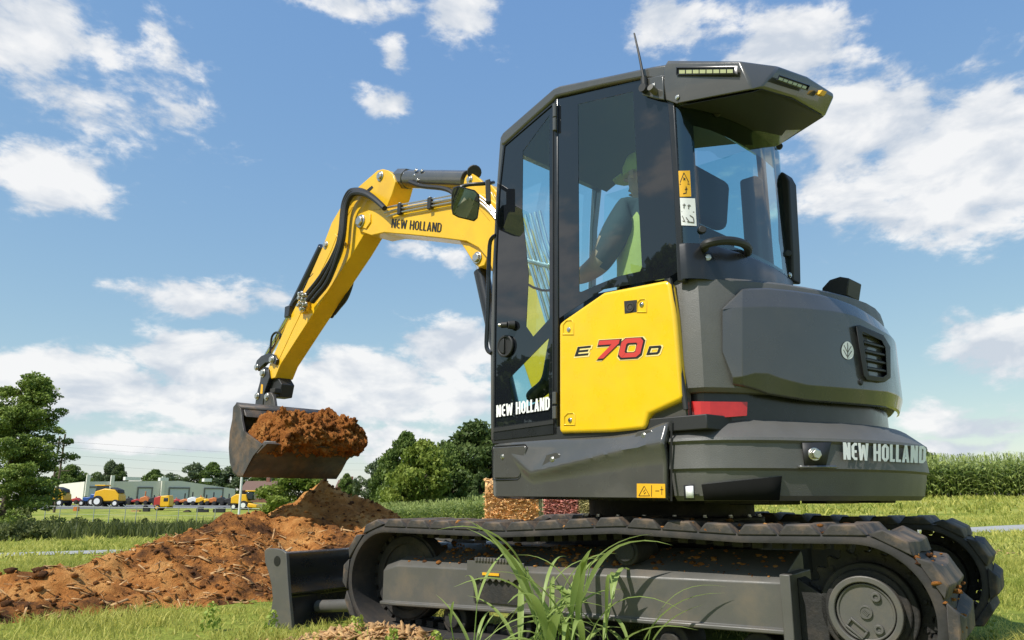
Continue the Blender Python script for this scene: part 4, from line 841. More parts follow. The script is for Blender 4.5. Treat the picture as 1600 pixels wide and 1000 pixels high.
for (x, y) in ((473, 459), (478, 462), (472, 466), (478, 469), (474, 474), (480, 476), (471, 479), (476, 483)): bolt(HS(x, y, VA + .05), (HV + HU * random.uniform(-.4, .4) + ZZ * random.uniform(-.3, .3)).normalized(), .022, arm, 'hose_fitting', h=.05)
mb = MB(); mb.box(HS(477, 478, VA + .02), HU * .07, HV * .025, ZZ * .07); mb.build('valve_block', 'yellow_boom', arm, bevel=.004)
mb = MB(); mb.tube([HS(x, y, VA - .22) for x, y in ((550, 430), (548, 445), (540, 466), (529, 480), (521, 490))], .026, 8); mb.cyl(HS(521, 486, VA - .22), HS(516, 494, VA - .22), .034, 10); mb.build('hydraulic_hose', 'hose', arm)
mb = MB(); mb.tube([HS(x, y, VA - .03) for x, y in ((437, 530), (438, 522), (431, 519.5), (425, 526), (423, 540), (422, 552))], .012, 8); mb.build('coupler_hose', 'hose', arm)
# bucket cylinder on the back of the arm
mb = MB(); b0, b1 = HS(506, 386, VA - .10), HS(458, 484, VA - .10); mb.cyl(b0, b1, .06, 20); bc = mb.build('bucket_cylinder', 'black_paint', EX, bevel=.004)
mb = MB(); mb.tube([HS(x, y, VA - .02) for x, y in ((492, 428), (480, 442), (472, 460), (459, 474), (456, 488))], .022, 8); mb.build('cylinder_hose', 'hose', bc)
mb = MB(); mb.cyl(b1, HS(412, 566, VA - .10), .036, 14); mb.build('piston_rod', 'chrome', bc)
mb = MB(); mb.box(HS(456, 488, VA - .03), HU * .05, HV * .06, ZZ * .06); mb.build('cylinder_head', 'black_paint', bc, bevel=.008)
# linkage and quick coupler
def lk(px, v0, th, name, m='black_paint', parent=EX, bev=.006):
    mb = MB(); mb.prism([HS(x, y, v0) for x, y in px], -HV * th); return mb.build(name, m, parent, bevel=bev)
link1 = lk([(398, 572), (401, 563), (408, 556), (418, 552), (428, 554), (433, 562), (430, 570), (423, 566), (414, 567), (407, 574), (403, 580)], VA + .03, .05, 'bucket_link'); bolt(HS(401, 574, VA + .03), HV, .028, link1, 'pin'); bolt(HS(425, 562, VA + .03), HV, .034, link1, 'pin')
lk([(398, 572), (401, 563), (408, 556), (418, 552), (428, 554), (433, 562), (430, 570), (423, 566), (414, 567), (407, 574), (403, 580)], VA - .20, .05, 'bucket_link')
link2 = lk([(408, 580), (412, 573), (419, 577), (421, 590), (413, 612), (410, 636), (398, 636), (400, 618), (406, 596)], VA + .02, .06, 'coupler_plate'); bolt(HS(411, 583, VA + .02), HV, .036, link2, 'pin'); bolt(HS(402, 619, VA + .02), HV, .03, link2, 'pin')
mb = MB(); mb.add([HS(x, y, VA + .021) for x, y in ((408, 600), (411, 601), (410, 615), (406.5, 615))], [(0, 1, 2, 3)]); mb.build('warning_label', 'label_yellow', link2)
lk([(408, 580), (412, 573), (421, 590), (413, 612), (410, 636), (398, 636), (400, 618), (406, 596)], VA - .19, .06, 'coupler_plate')
lk([(420, 584), (433, 588), (440, 600), (436, 620), (424, 622), (416, 606)], VA - .03, .15, 'coupler_body', 'black_plastic')
mb = MB(); c = HS(431, 611, VA - .0); mb.box(c, HU * .05, HV * .04, ZZ * .025); mb.build('coupler_valve', 'dusty_black', EX, bevel=.006)
ears = lk([(411, 640), (413, 618), (417, 613), (423, 613), (427, 620), (430, 640)], VA + .06, .035, 'bucket_ear', 'steel_worn'); bolt(HS(417, 620, VA + .06), HV, .03, ears, 'pin')
lk([(411, 640), (413, 618), (417, 613), (423, 613), (427, 620), (430, 640)], VA - .26, .035, 'bucket_ear', 'steel_worn')
# bucket shell: side plates, curved floor, cutting lip
VL = .36; BWID = 1.02
pf = [(376, 638), (369, 630), (364, 636), (363.5, 645), (363, 655), (359, 675), (357.5, 700), (359, 722), (364, 737), (371, 743.5), (378, 744), (386, 730), (394, 713), (409, 695), (393, 683), (381, 674), (377.5, 656)]
PL = [HS(x, y, VL) for x, y in pf]
mb = MB(); mb.prism(PL, -HV * .025); bucket = mb.build('bucket', 'steel_worn', EX, bevel=.004)
mb = MB(); mb.prism([p - HV * (BWID - .025) for p in PL], -HV * .025); mb.build('side_plate', 'steel_worn', bucket, bevel=.004)
back = [HS(x, y, VL) for x, y in ((376, 638), (369, 630), (364, 640), (363, 655), (359, 675), (357.5, 700), (359, 722), (364, 737), (371, 743.5), (378, 744), (386, 730), (394, 713), (409, 695), (413, 690))]
back = [p - HV * .004 for p in back]
mb = MB(); mb.loft([[p - HV * (BWID - .008) * k for p in back] for k in (0, 1)]); sh = mb.build('bucket_shell', 'steel_worn', bucket, smooth=30); s = sh.modifiers.new('solid', 'SOLIDIFY'); s.thickness = .02; s.offset = 0
mb = MB(); mb.prism([HS(x, y, VL - .0) - HV * .03 for x, y in ((377, 640), (370, 632), (372, 645), (380, 651))], -HV * (BWID - .06)); mb.build('top_beam', 'steel_worn', bucket, bevel=.006)
mb = MB(); mb.prism([HS(x, y, VL + .006) for x, y in ((379, 744), (395, 713), (410, 695), (393, 683), (381, 674), (378, 676), (388, 687), (399, 697), (389, 712), (372, 738))], -HV * .006); mb.build('wear_plate', 'steel_worn', bucket, bevel=.002)
mb = MB(); mb.prism([HS(x, y, VL) + HU * .01 - ZZ * .012 for x, y in ((398, 703), (413, 689), (417, 691), (401, 707))], -HV * BWID); mb.build('cutting_edge', 'steel_worn', bucket, bevel=.003)
# ================================================================== operator in the cab
def person():
    def H(u, v, z): return CTR + HU * (u - .13) + HV * v + ZZ * (z + .145)     # posed on the seat, leaning to the levers
    root = thing('person', 'seated operator in yellow vest and cap at the controls inside the cab', 'person', H(.42, .56, 1.48))
    J = {}; E = []
    def j(n, P, r, par=None):
        J[n] = (len(J), P, r)
        if par: E.append((J[par][0], J[n][0]))
    j('pelvis', H(.46, .56, 1.56), .15); j('belly', H(.47, .56, 1.70), .145, 'pelvis'); j('chest', H(.48, .56, 1.90), .155, 'belly'); j('neckb', H(.47, .56, 2.06), .075, 'chest'); j('neck', H(.455, .56, 2.11), .058, 'neckb')
    j('jaw', H(.42, .56, 2.17), .072, 'neck'); j('head', H(.43, .56, 2.25), .098, 'jaw'); j('crown', H(.44, .56, 2.32), .075, 'head')
    for s, n in ((1, 'l'), (-1, 'r')):
        v = lambda k: .56 + s * k
        j(n + 'sh', H(.455, v(.195), 1.985), .098, 'chest'); j(n + 'ua', H(.40, v(.245), 1.86), .083, n + 'sh'); j(n + 'el', H(.345, v(.27), 1.735), .064, n + 'ua'); j(n + 'fa', H(.22, v(.25), 1.70), .05, n + 'el'); j(n + 'wr', H(.10, v(.235), 1.70), .032, n + 'fa')
        j(n + 'pm', H(.045, v(.23), 1.705), .034, n + 'wr')
        for q, (dv, du, dz, L) in enumerate(((.03, -.03, -.03, 1), (.01, -.036, -.034, 1.1), (-.01, -.034, -.034, 1.0), (-.028, -.028, -.03, .85))):
            j(n + 'f%d' % q, H(.045 + du * L, v(.23 + dv), 1.705 + .004), .0115, n + 'pm'); j(n + 'g%d' % q, H(.04 + du * 1.3 * L, v(.23 + dv), 1.705 + dz), .0095, n + 'f%d' % q)
        j(n + 'th', H(.06, v(.23) - s * .045, 1.70), .012, n + 'pm'); j(n + 'tt', H(.03, v(.23) - s * .055, 1.69), .0095, n + 'th')
        j(n + 'hip', H(.42, v(.10), 1.53), .105, 'pelvis'); j(n + 'kn', H(.0, v(.15), 1.56), .07, n + 'hip'); j(n + 'an', H(-.13, v(.15), 1.18), .048, n + 'kn'); j(n + 'to', H(-.28, v(.16), 1.11), .04, n + 'an')
    me = bpy.data.meshes.new('body'); me.from_pydata([tuple(J[k][1] - RL[root]) for k in J], E, [])
    o = bpy.data.objects.new('body', me); COL.objects.link(o)
    sk = o.modifiers.new('skin', 'SKIN'); sk.use_smooth_shade = True; su = o.modifiers.new('sub', 'SUBSURF'); su.levels = su.render_levels = 2
    for i, k in enumerate(J): d = me.skin_vertices[0].data[i]; d.radius = (J[k][2], J[k][2]); d.use_root = (k == 'pelvis')
    dg = bpy.context.evaluated_depsgraph_get(); m2 = bpy.data.meshes.new_from_object(o.evaluated_get(dg)); bpy.data.objects.remove(o)
    m2.materials.clear()
    for n in ('tshirt', 'skin', 'denim', 'boot'): m2.materials.append(MATS[n])
    for p in m2.polygons:
        u, v, z = HUV(p.center + RL[root]); u += .13; z -= .145; k = 0
        if z > 2.07: k = 1
        elif u < .365 and z > 1.62: k = 1
        elif z < 1.2: k = 3
        elif z < 1.62: k = 2
        p.material_index = k; p.use_smooth = True
    link('body', m2, root, (0, 0, 0))
    mb = MB(); R = []                                           # open sleeveless safety vest round the trunk
    for z, a, b in ((1.62, .185, .215), (1.75, .18, .21), (1.9, .185, .215), (2.0, .16, .19), (2.06, .11, .13)):
        R.append([H(.475 + a * math.cos(t), .56 + b * math.sin(t), z + .012 * math.sin(5 * t)) for t in np.linspace(0, 2 * math.pi, 25)[:-1]])
    mb.loft(R, closed=True); mb.build('vest', 'hivis', root, smooth=60)
    mb = MB(); R = [[H(.435 + r * math.cos(t) * 1.1, .56 + r * math.sin(t), z) for t in np.linspace(0, 2 * math.pi, 21)[:-1]] for z, r in ((2.255, .106), (2.31, .106), (2.36, .085), (2.385, .03))]
    mb.loft(R, closed=True, caps=True); mb.prism([H(.435 + x, .56 + y, 2.262) for x, y in ((-.09, -.085), (-.17, -.05), (-.19, 0), (-.17, .05), (-.09, .085))], ZZ * .008); mb.build('cap', 'hivis', root, smooth=50)
    mb = MB()
    for s in (1, -1): mb.box(H(.345, .56 + s * .035, 2.245), HU * .012, HV * .012, ZZ * .006); mb.prism([H(.44, .56 + s * .096, 2.21), H(.42, .56 + s * .1, 2.21), H(.415, .56 + s * .108, 2.25), H(.445, .56 + s * .108, 2.255)], HV * (.008 * s))
    mb.prism([H(.335, .575, 2.19), H(.335, .545, 2.19), H(.345, .56, 2.235)], HU * .02); mb.box(H(.352, .56, 2.165), HU * .008, HV * .022, ZZ * .004); mb.build('face', 'skin', root, bevel=.003)
person()

# ================================================================== soil: mound on the ground and the bucket's load
def soilmat(name, c1, c2, c3, s=1.0):
    m = bpy.data.materials.new(name); m.use_nodes = True; nt = m.node_tree; N, Lk = nt.nodes, nt.links
    p = N['Principled BSDF']; p.inputs['Roughness'].default_value = .95; p.inputs['Specular IOR Level'].default_value = .12
    t = N.new('ShaderNodeTexCoord')
    def nz(sc, d=8, r=.65):
        n = N.new('ShaderNodeTexNoise'); n.inputs['Scale'].default_value = sc * s; n.inputs['Detail'].default_value = d; n.inputs['Roughness'].default_value = r; Lk.new(t.outputs['Object'], n.inputs['Vector']); return n.outputs['Fac']
    a = N.new('ShaderNodeAttribute'); a.attribute_name = 'tone'
    ad = N.new('ShaderNodeMath'); ad.operation = 'ADD'; Lk.new(nz(2.4, 10, .7), ad.inputs[0]); Lk.new(a.outputs['Fac'], ad.inputs[1])
    r = N.new('ShaderNodeValToRGB'); Lk.new(ad.outputs[0], r.inputs[0]); e = r.color_ramp.elements
    e[0].position = .37; e[0].color = (*c1, 1); e[1].position = .62; e[1].color = (*c3, 1); e.new(.5).color = (*c2, 1)
    Lk.new(r.outputs[0], p.inputs['Base Color'])
    b = N.new('ShaderNodeBump'); b.inputs['Strength'].default_value = 1.0; b.inputs['Distance'].default_value = .05; Lk.new(nz(30, 10, .75), b.inputs['Height']); Lk.new(b.outputs[0], p.inputs['Normal'])
    MATS[name] = m
soilmat('soil', (.12, .056, .027), (.54, .215, .058), (.76, .38, .125)); soilmat('soil_orange', (.25, .09, .026), (.46, .165, .04), (.60, .26, .075), 2.2)
RIDGE = [at(px, D, py=py) for px, py, D in ((-160, 928, 5.4), (-40, 918, 5.4), (60, 903, 5.5), (150, 886, 5.8), (235, 858, 6.3), (330, 820, 7.0), (372, 807, 7.2), (425, 812, 7.7), (470, 780, 8.1), (505, 757, 8.3), (530, 766, 8.3), (575, 790, 8.3), (640, 812, 8.2), (700, 830, 8.1))]
def pile(x, y):
    best = -1
    for a, b in zip(RIDGE, RIDGE[1:]):
        dx, dy = b.x - a.x, b.y - a.y; t = max(0, min(1, ((x - a.x) * dx + (y - a.y) * dy) / (dx * dx + dy * dy)))
        ex, ey, ez = x - a.x - dx * t, y - a.y - dy * t, a.z + (b.z - a.z) * t
        k_ = min(1, max(0, (ez - .5) / .3)); h = ez - math.sqrt(((.45 + .22 * k_) * ex) ** 2 + (((.36 + .06 * k_) if ey < 0 else .6) * ey) ** 2)
        best = max(best, h)
    return best
def pilez(x, y, fine=True):
    h = pile(x, y); 
    if h < -.2: return h
    p = Vector((x, y, 0)); n = .055 * noise.fractal(p * 1.7, 1.0, 2.0, 3)
    if fine: n += .058 * noise.fractal(p * 5 + Vector((3, 1, 0)), .7, 2.1, 5) + .045 * (.5 - abs(noise.noise(p * 4.3 + Vector((9, 2, 0))))) + .035 * (.4 - abs(noise.noise(p * 11 + Vector((2, 8, 0)))))
    return h + n
def build_pile():
    X = np.arange(-8.0, .1, .034); Y = np.arange(4.2, 10.2, .034); nx, ny = len(X), len(Y); V = []; tn = []; keep = np.zeros((ny, nx), bool)
    for jy, y in enumerate(Y):
        for ix, x in enumerate(X):
            h = pilez(x, y); g = land(x, y); keep[jy, ix] = h > g - .03; V.append((x, y, max(h, g - .04)))
            tn.append(.05 * math.tanh((h - .35) * 3) + .09 * noise.noise(Vector((x * .8, y * .8, 4))))
    F = [(j * nx + i, j * nx + i + 1, (j + 1) * nx + i + 1, (j + 1) * nx + i) for j in range(ny - 1) for i in range(nx - 1) if keep[j, i] or keep[j + 1, i + 1] or keep[j, i + 1] or keep[j + 1, i]]
    V = np.array(V); used = np.unique(np.array(F)); mp_ = -np.ones(len(V), int); mp_[used] = np.arange(len(used))
    base = Vector((-2.1, 8.3, 0)); me = arr_mesh('dirt_pile', V[used] - np.array(base), mp_[np.array(F)], 'soil', np.array(tn)[used], smooth=True)
    o = link('dirt_pile', me, None, base); tag(o, 'long heap of freshly dug orange brown soil below the bucket', 'dirt pile')
    # clods and straw lying on it
    Vc, Fc, tc_ = [], [], []; ico = bmesh.new(); bmesh.ops.create_icosphere(ico, subdivisions=1, radius=1); iv = np.array([v.co[:] for v in ico.verts]); fi = np.array([[v.index for v in f.verts] for f in ico.faces]); ico.free()
    k = 0; R = random.Random(3)
    while k < 4200:
        x, y = R.uniform(-6.5, -.6), R.uniform(4.7, 8.6); h = pile(x, y)
        if h < land(x, y) - .06: continue
        s = R.choice((.006, .007, .008, .009, .010, .011, .012, .014, .016, .019, .023, .028, .036)) * (.62 if x > -3.1 else 1); c = Vector((x, y, pilez(x, y) + s * .15)); of = Vector((R.random() * 50, 0, 0))
        q = np.array([v * (1 + .8 * noise.noise(Vector(v) * 1.6 + of)) for v in iv]) * s * np.array([R.uniform(.8, 1.5), R.uniform(.8, 1.4), R.uniform(.6, .9)]); Vc.append(q + np.array(c - base)); Fc.append(fi + k * len(iv)); tc_ += [R.uniform(-.15, .10)] * len(iv); k += 1
    cl = link('clods', arr_mesh('clods', np.concatenate(Vc), np.concatenate(Fc), 'soil', tc_, smooth=True), o, (0, 0, 0)); cl['kind'] = 'stuff'
    return o
DP = build_pile()
mat('straw', (.50, .30, .13), .85, var=.45, vscale=22, dirt=(.22, .12, .06), dscale=9, damt=.7)
def chips(n, sampler, smin, smax, m, seed, wid=(.08, .25)):
    r = np.random.default_rng(seed); V = []; F = []
    for k in range(n):
        c = sampler(r)
        if c is None: continue
        L = r.uniform(smin, smax); w = L * r.uniform(*wid); a = r.uniform(0, 6.28); d = Vector((math.cos(a), math.sin(a), r.normal() * .35)).normalized(); x = d.cross(Vector((r.normal() * .5, r.normal() * .5, 1))).normalized() * w; z = d.cross(x).normalized() * w * .16; o = len(V)
        for q in (-1, 1):
            for (i, j) in ((-1, -1), (1, -1), (1, 1), (-1, 1)): V.append(tuple(c + d * q * L * .5 + x * i * .5 + z * j * .5 + ZZ * (.004 * q)))
        F += [(o, o + 1, o + 5, o + 4), (o + 1, o + 2, o + 6, o + 5), (o + 2, o + 3, o + 7, o + 6), (o + 3, o, o + 4, o + 7), (o + 3, o + 2, o + 1, o), (o + 4, o + 5, o + 6, o + 7)]
    return V, F
def on_pile(r):
    x, y = r.uniform(-6.5, -1.4), r.uniform(4.6, 7.4); h = pile(x, y)
    if h < land(x, y) - .04 or h > .42: return None
    return Vector((x, y, pilez(x, y) + .012)) - RL[DP]
V, F = chips(2600, on_pile, .02, .12, 'straw', 4, (.05, .20)); s_ = link('straw_bits', arr_mesh('straw_bits', V, F, 'straw'), DP, (0, 0, 0)); s_['kind'] = 'stuff'
# wood chips dropped by the front of the near track
CH = at(585, 4.08, z=0)
def chipz(x, y): return land(x, y) + .10 * math.exp(-(((x - CH.x) / .36) ** 2 + ((y - CH.y) / .22) ** 2))
def on_heap(r):
    x, y = CH.x + r.normal() * .32, CH.y + r.normal() * .18; return Vector((x, y, chipz(x, y) - r.uniform(0, .03))) - CH
V, F = chips(3400, on_heap, .015, .12, 'straw', 6, (.08, .40)); o = link('wood_chips', arr_mesh('wood_chips', V, F, 'straw'), None, CH); tag(o, 'heap of tan shredded wood chips at the front of the track', 'wood chips', kind='stuff')
SP = at(1440, 11.2, z=0)
def on_right(r):
    x, y = SP.x + r.normal() * .5, SP.y + r.normal() * .3; return Vector((x, y, land(x, y) + .10 * math.exp(-((x - SP.x) / .5) ** 2) + r.uniform(0, .03))) - SP
V, F = chips(500, on_right, .05, .15, 'straw', 9); o = link('mulch', arr_mesh('mulch', V, F, 'straw'), None, SP); tag(o, 'tan mulch scattered on the grass behind the far track', 'mulch', kind='stuff')
# soil heaped in the bucket
def load():
    sec = [(376, 652), (384, 645), (396, 644), (407, 648), (416, 660), (421, 676), (419, 690), (410, 700), (398, 697), (388, 690), (380, 678), (377, 664)]
    P = [HS(x, y, VL) for x, y in sec]; n = 110; m = len(P); ring0 = []
    for k in range(n):
        t = k / n * m; i = int(t); f = t - i; p0, p1, p2, p3 = P[(i - 1) % m], P[i % m], P[(i + 1) % m], P[(i + 2) % m]
        ring0.append(.5 * ((2 * p1) + (p2 - p0) * f + (2 * p0 - 5 * p1 + 4 * p2 - p3) * f * f + (3 * p1 - p0 - 3 * p2 + p3) * f ** 3))
    c0 = sum(ring0, Vector()) / n; lowc = HS(390, 688, VL); V = []; rows = 230; base = c0 - HV * BWID * .5 - ZZ * .2
    for r in range(rows + 1):
        t = r / rows; k = t * 1.09 - .0; s = min(1, .30 + t * 5.5) * (1 - .0 * t); e = 1.0
        if t > .93: e = math.sqrt(max(.0, 1 - ((t - .93) / .07) ** 2)) * .9 + .02
        if t < .02: e = .3 + t * 35
        cc = lowc.lerp(c0, min(1, t * 6))
        for p in ring0:
            q = cc + (p - c0) * s * e - HV * (.03 + (BWID - .03) * k); d = (p - c0).normalized()
            nn = .075 * noise.fractal(q * 4.5, .9, 2.0, 4) + .05 * noise.fractal(q * 15, .6, 2.1, 4) + .05 * (.5 - abs(noise.noise(q * 9))) + .03 * (.4 - abs(noise.noise(q * 22)))
            q = q + (d + HV * .3 * noise.noise(q * 6 + Vector((7, 7, 7)))) * nn * (.4 + .6 * e); V.append(tuple(q - base))
    F = [(r * n + i, r * n + (i + 1) % n, (r + 1) * n + (i + 1) % n, (r + 1) * n + i) for r in range(rows) for i in range(n)]
    me = arr_mesh('soil_load', V, F, 'soil_orange', [.06 * noise.noise(Vector(v) * 5) for v in V], smooth=True); o = link('soil_load', me, None, base)
    tag(o, 'crumbly orange soil heaped in the raised bucket', 'soil')
    ico = bmesh.new(); bmesh.ops.create_icosphere(ico, subdivisions=1, radius=1); iv = np.array([v.co[:] for v in ico.verts]); fi = np.array([[v.index for v in f.verts] for f in ico.faces]); ico.free(); R = random.Random(8); Vc, Fc, tc_ = [], [], []
    for k in range(1500):
        q = Vector(V[R.randrange(len(V))]); s = R.choice((.006, .007, .008, .009, .011, .013, .016, .022)); of = Vector((R.random() * 40, 0, 0))
        Vc.append(np.array([v * (1 + .8 * noise.noise(Vector(v) * 1.6 + of)) for v in iv]) * s + np.array(q)); Fc.append(fi + k * len(iv)); tc_ += [R.uniform(-.2, .1)] * len(iv)
    cr = link('crumbs', arr_mesh('crumbs', np.concatenate(Vc), np.concatenate(Fc), 'soil_orange', tc_), o, (0, 0, 0)); cr['kind'] = 'stuff'
load()

# crumbs of soil lying on the near track's frame and on its belt
def mud():
    fr0 = [c for c in EX.children if c.name.startswith('side_frame')][0]; tr0 = [c for c in EX.children if c.name.startswith('track') and 'roller' not in c.name][0]
    ico = bmesh.new(); bmesh.ops.create_icosphere(ico, subdivisions=1, radius=1); iv = np.array([v.co[:] for v in ico.verts]); fi = np.array([[v.index for v in f.verts] for f in ico.faces]); ico.free(); R = random.Random(5)
    def spots_frame():
        u = R.uniform(-1.1, .86); v = R.uniform(.68, .94); return T(u, v, .415 + .085 * (.94 - v) / .26 + .012 * (u + .2))
    def spots_belt():
        x, z, dx, dz = pfr(PLEN * R.uniform(.52, .98)); k = R.choice((.004, .004, .030)); return T(x - dz * k, .825 + R.choice((R.uniform(.05, .22), R.uniform(-.2, .22))), z + dx * k)
    for own, fn, n in ((fr0, spots_frame, 500), (tr0, spots_belt, 260)):
        Vc, Fc, tc_ = [], [], []
        for k in range(n):
            s = R.choice((.004, .005, .005, .006, .007, .009, .012, .017)); of = Vector((R.random() * 40, 0, 0)); q = np.array([v * (1 + .8 * noise.noise(Vector(v) * 1.6 + of)) for v in iv]) * s; q[:, 2] *= .6
            Vc.append(q + np.array(fn() - CTR)); Fc.append(fi + k * len(iv)); tc_ += [R.uniform(-.12, .12)] * len(iv)
        o = link('soil_crumbs', arr_mesh('soil_crumbs', np.concatenate(Vc), np.concatenate(Fc), 'soil', tc_), own, (0, 0, 0)); o['kind'] = 'stuff'
mud()
# ================================================================== grass
leafmat('grass', (.21, .28, .03), (.74, .67, .19), 1.3, .45); leafmat('tallgrass', (.20, .31, .07), (.50, .58, .21), 2.0, .38, .4); leafmat('weed', (.14, .24, .03), (.42, .50, .10), 3.0, .35)
def blades(P, h, w, lean, seed, tone):
    """P: n x 3 roots; each blade three triangles bending over"""
    r = np.random.default_rng(seed); n = len(P); a = r.uniform(0, 2 * np.pi, n); b = r.uniform(0, 2 * np.pi, n)
    wx = np.stack([np.cos(a), np.sin(a), np.zeros(n)], 1) * (w / 2)[:, None]; ld = np.stack([np.cos(b), np.sin(b), np.zeros(n)], 1) * (h * lean)[:, None]; up = np.zeros((n, 3)); up[:, 2] = h
    V = np.stack([P - wx, P + wx, P + up * .55 + ld * .35 - wx * .8, P + up * .55 + ld * .35 + wx * .8, P + up * (1 - .25 * lean)[:, None] + ld], 1).reshape(-1, 3)
    i = np.arange(n) * 5; F = np.stack([np.stack([i, i + 1, i + 3], 1), np.stack([i, i + 3, i + 2], 1), np.stack([i + 2, i + 3, i + 4], 1)], 1).reshape(-1, 3)
    return V, F, np.repeat(tone, 5)
PILE_OK = {}
def clear_spot(x, y):
    d = Vector((x, y, 0)) - CTR; u, v = d.dot(TU), d.dot(TV)
    if abs(u) < 1.46 and .57 < abs(v) < 1.09: return False
    if -2.2 < u < -1.85 and abs(v) < 1.08: return False
    if abs(u) < 1.3 and abs(v) < .57 and random.random() < .8: return False
    if y < 11 and x < .5 and pile(x, y) > land(x, y) - .035: return False
    t = (x + 7.5) / 20.5; yc = 11.45 + 8.1 * t + .35 * math.sin(t * 3)
    if abs(y - yc) < .95: return False
    if ((x - CH.x) / .4) ** 2 + ((y - CH.y) / .28) ** 2 < 1 and random.random() < .85: return False
    return True
def field(n, d0, d1, hr, wr, seed, name, label, extra=.14):
    r = np.random.default_rng(seed); P = []; H_ = []; tn = []
    while len(P) < n:
        D = math.sqrt(r.uniform(d0 * d0, d1 * d1)); s = r.uniform(-.70 - extra, .70 + extra); x, y = s * D, D
        cl = noise.fractal(Vector((x * .9, y * .9, 2)), 1, 2, 3); 
        if not clear_spot(x, y) or r.random() > .62 + .6 * cl: continue
        m = int(r.integers(2, 6))
        for _ in range(m):
            xx, yy = x + r.normal() * .03, y + r.normal() * .03; P.append((xx, yy, land(xx, yy) - .01)); H_.append(r.uniform(*hr) * (.75 + .7 * max(-.4, cl))); tn.append(np.clip(.5 + .5 * noise.noise(Vector((x * .55, y * .55, 7))) + r.normal() * .22, 0, 1))
    P = np.array(P); H_ = np.array(H_); V, F, t = blades(P, H_, r.uniform(*wr, len(P)), r.uniform(.2, 1.1, len(P)), seed + 1, np.array(tn))
    o = link(name, arr_mesh(name, V, F, 'grass', t)); tag(o, label, 'grass', kind='stuff'); return o
field(95000, 3.0, 9.5, (.035, .12), (.004, .009), 21, 'grass', 'short green and yellow grass around the machine')
field(75000, 9.5, 26, (.06, .18), (.012, .026), 22, 'grass', 'rough grass either side of the gravel path')
field(50000, 26, 62, (.14, .34), (.04, .08), 23, 'grass', 'farther meadow grass sloping to the fence and corn')
# arching broad-leaved grass in front of the near track
def leaf_strip(mb, base, d, L, w, droop, rise, n=9):
    side_ = d.cross(ZZ).normalized(); R = []
    for i in range(n + 1):
        t = i / n; p = base + d * (L * t * (.55 + .45 * t)) + ZZ * (L * (rise * t - droop * t * t)); ww = w * (math.sin(min(1, t * 1.6 + .25) * math.pi / 2)) * (1 - t ** 2.2) + .0006
        R.append([p - side_ * ww / 2, p - ZZ * ww * .18, p + side_ * ww / 2])
    mb.loft(R)
def clump(px, D, n, hgt, seed, label, spread=.6, lw=.016):
    r = random.Random(seed); base = at(px, D, z=0); base.z = land(base.x, base.y) - .01; root = thing('grass_clump', label, 'grass', base, 'tall grass in front of the track'); mb = MB(); ms = MB()
    for k in range(n):
        a = r.uniform(0, 6.28); st = base + Vector((math.cos(a), math.sin(a), 0)) * r.uniform(0, .07); h = hgt * r.uniform(.25, .62)
        tip = st + ZZ * h + Vector((math.cos(a), math.sin(a), 0)) * h * .25; ms.tube([st, (st + tip) / 2 + ZZ * .01, tip], lambda t: .0034 - .0015 * t, 5)
        for q in range(r.choice((1, 2, 2, 3))):
            b = a + r.uniform(-1.4, 1.4); s0 = st.lerp(tip, r.uniform(.35, 1)); leaf_strip(mb, s0, Vector((math.cos(b), math.sin(b), 0)), hgt * r.uniform(.45, .95) * spread / .6, lw * r.uniform(.6, 1.25), r.uniform(.4, 1.3), r.uniform(.9, 1.7))
    o = mb.build('leaf_blades', 'tallgrass', root, smooth=60); o['kind'] = 'stuff'; ms.build('stems', 'tallgrass', root, smooth=60)['kind'] = 'stuff'
    for ob, tn in ((o, .45),):
        a_ = ob.data.attributes.new('tone', 'FLOAT', 'POINT'); a_.data.foreach_set('value', np.full(len(ob.data.vertices), tn, np.float32))
clump(866, 3.30, 9, .80, 1, 'tallest arching grass clump standing before the track frame', .36, .040)
clump(912, 3.34, 9, .58, 2, 'bushy arching grass clump right of the tallest one', .5, .030)
clump(985, 3.34, 5, .42, 3, 'sparse low grass clump farthest right before the track frame', .75, .022)
clump(812, 3.36, 8, .52, 4, 'medium grass clump left of the tallest one', .42, .028)
clump(735, 3.44, 5, .50, 5, 'thin upright grass clump nearest the wood chips', .34, .020)
def weed(px, D, h, seed, label):
    r = random.Random(seed); base = at(px, D, z=0); base.z = land(base.x, base.y); V, F, tn = [], [], []
    for k in range(int(90 * h / .15)):
        a = r.uniform(0, 6.28); z = r.uniform(.1, 1) * h; rr = (.5 * h) * (1 - z / h * .75) * math.sqrt(r.random()); c = Vector((math.cos(a) * rr, math.sin(a) * rr, z)); d = Vector((r.gauss(0, 1), r.gauss(0, 1), .5 + r.random())).normalized(); x = d.orthogonal().normalized(); L = r.uniform(.012, .028); o = len(V)
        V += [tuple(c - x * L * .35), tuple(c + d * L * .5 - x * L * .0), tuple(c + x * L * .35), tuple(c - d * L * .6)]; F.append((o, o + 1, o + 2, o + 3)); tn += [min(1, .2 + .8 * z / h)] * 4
    ob = link('weed', arr_mesh('weed', V, F, 'weed', tn), None, base); tag(ob, label, 'weed', 'low weeds at the machine\'s front')
weed(557, 4.02, .16, 1, 'leafy weed sprig touching the front curve of the track'); weed(540, 4.1, .11, 2, 'low weed between blade and track front'); weed(613, 3.85, .13, 3, 'small weed behind the wood chip heap'); weed(680, 3.75, .13, 4, 'bushy weed right of the wood chips'); weed(700, 3.6, .12, 5, 'weed beside the thin upright grass clump')
weed(425, 4.5, .12, 6, 'weed in front of the dozer blade'); weed(330, 4.6, .16, 7, 'weed standing before the dug soil'); weed(1545, 4.3, .15, 8, 'weed behind the rear end of the far track')
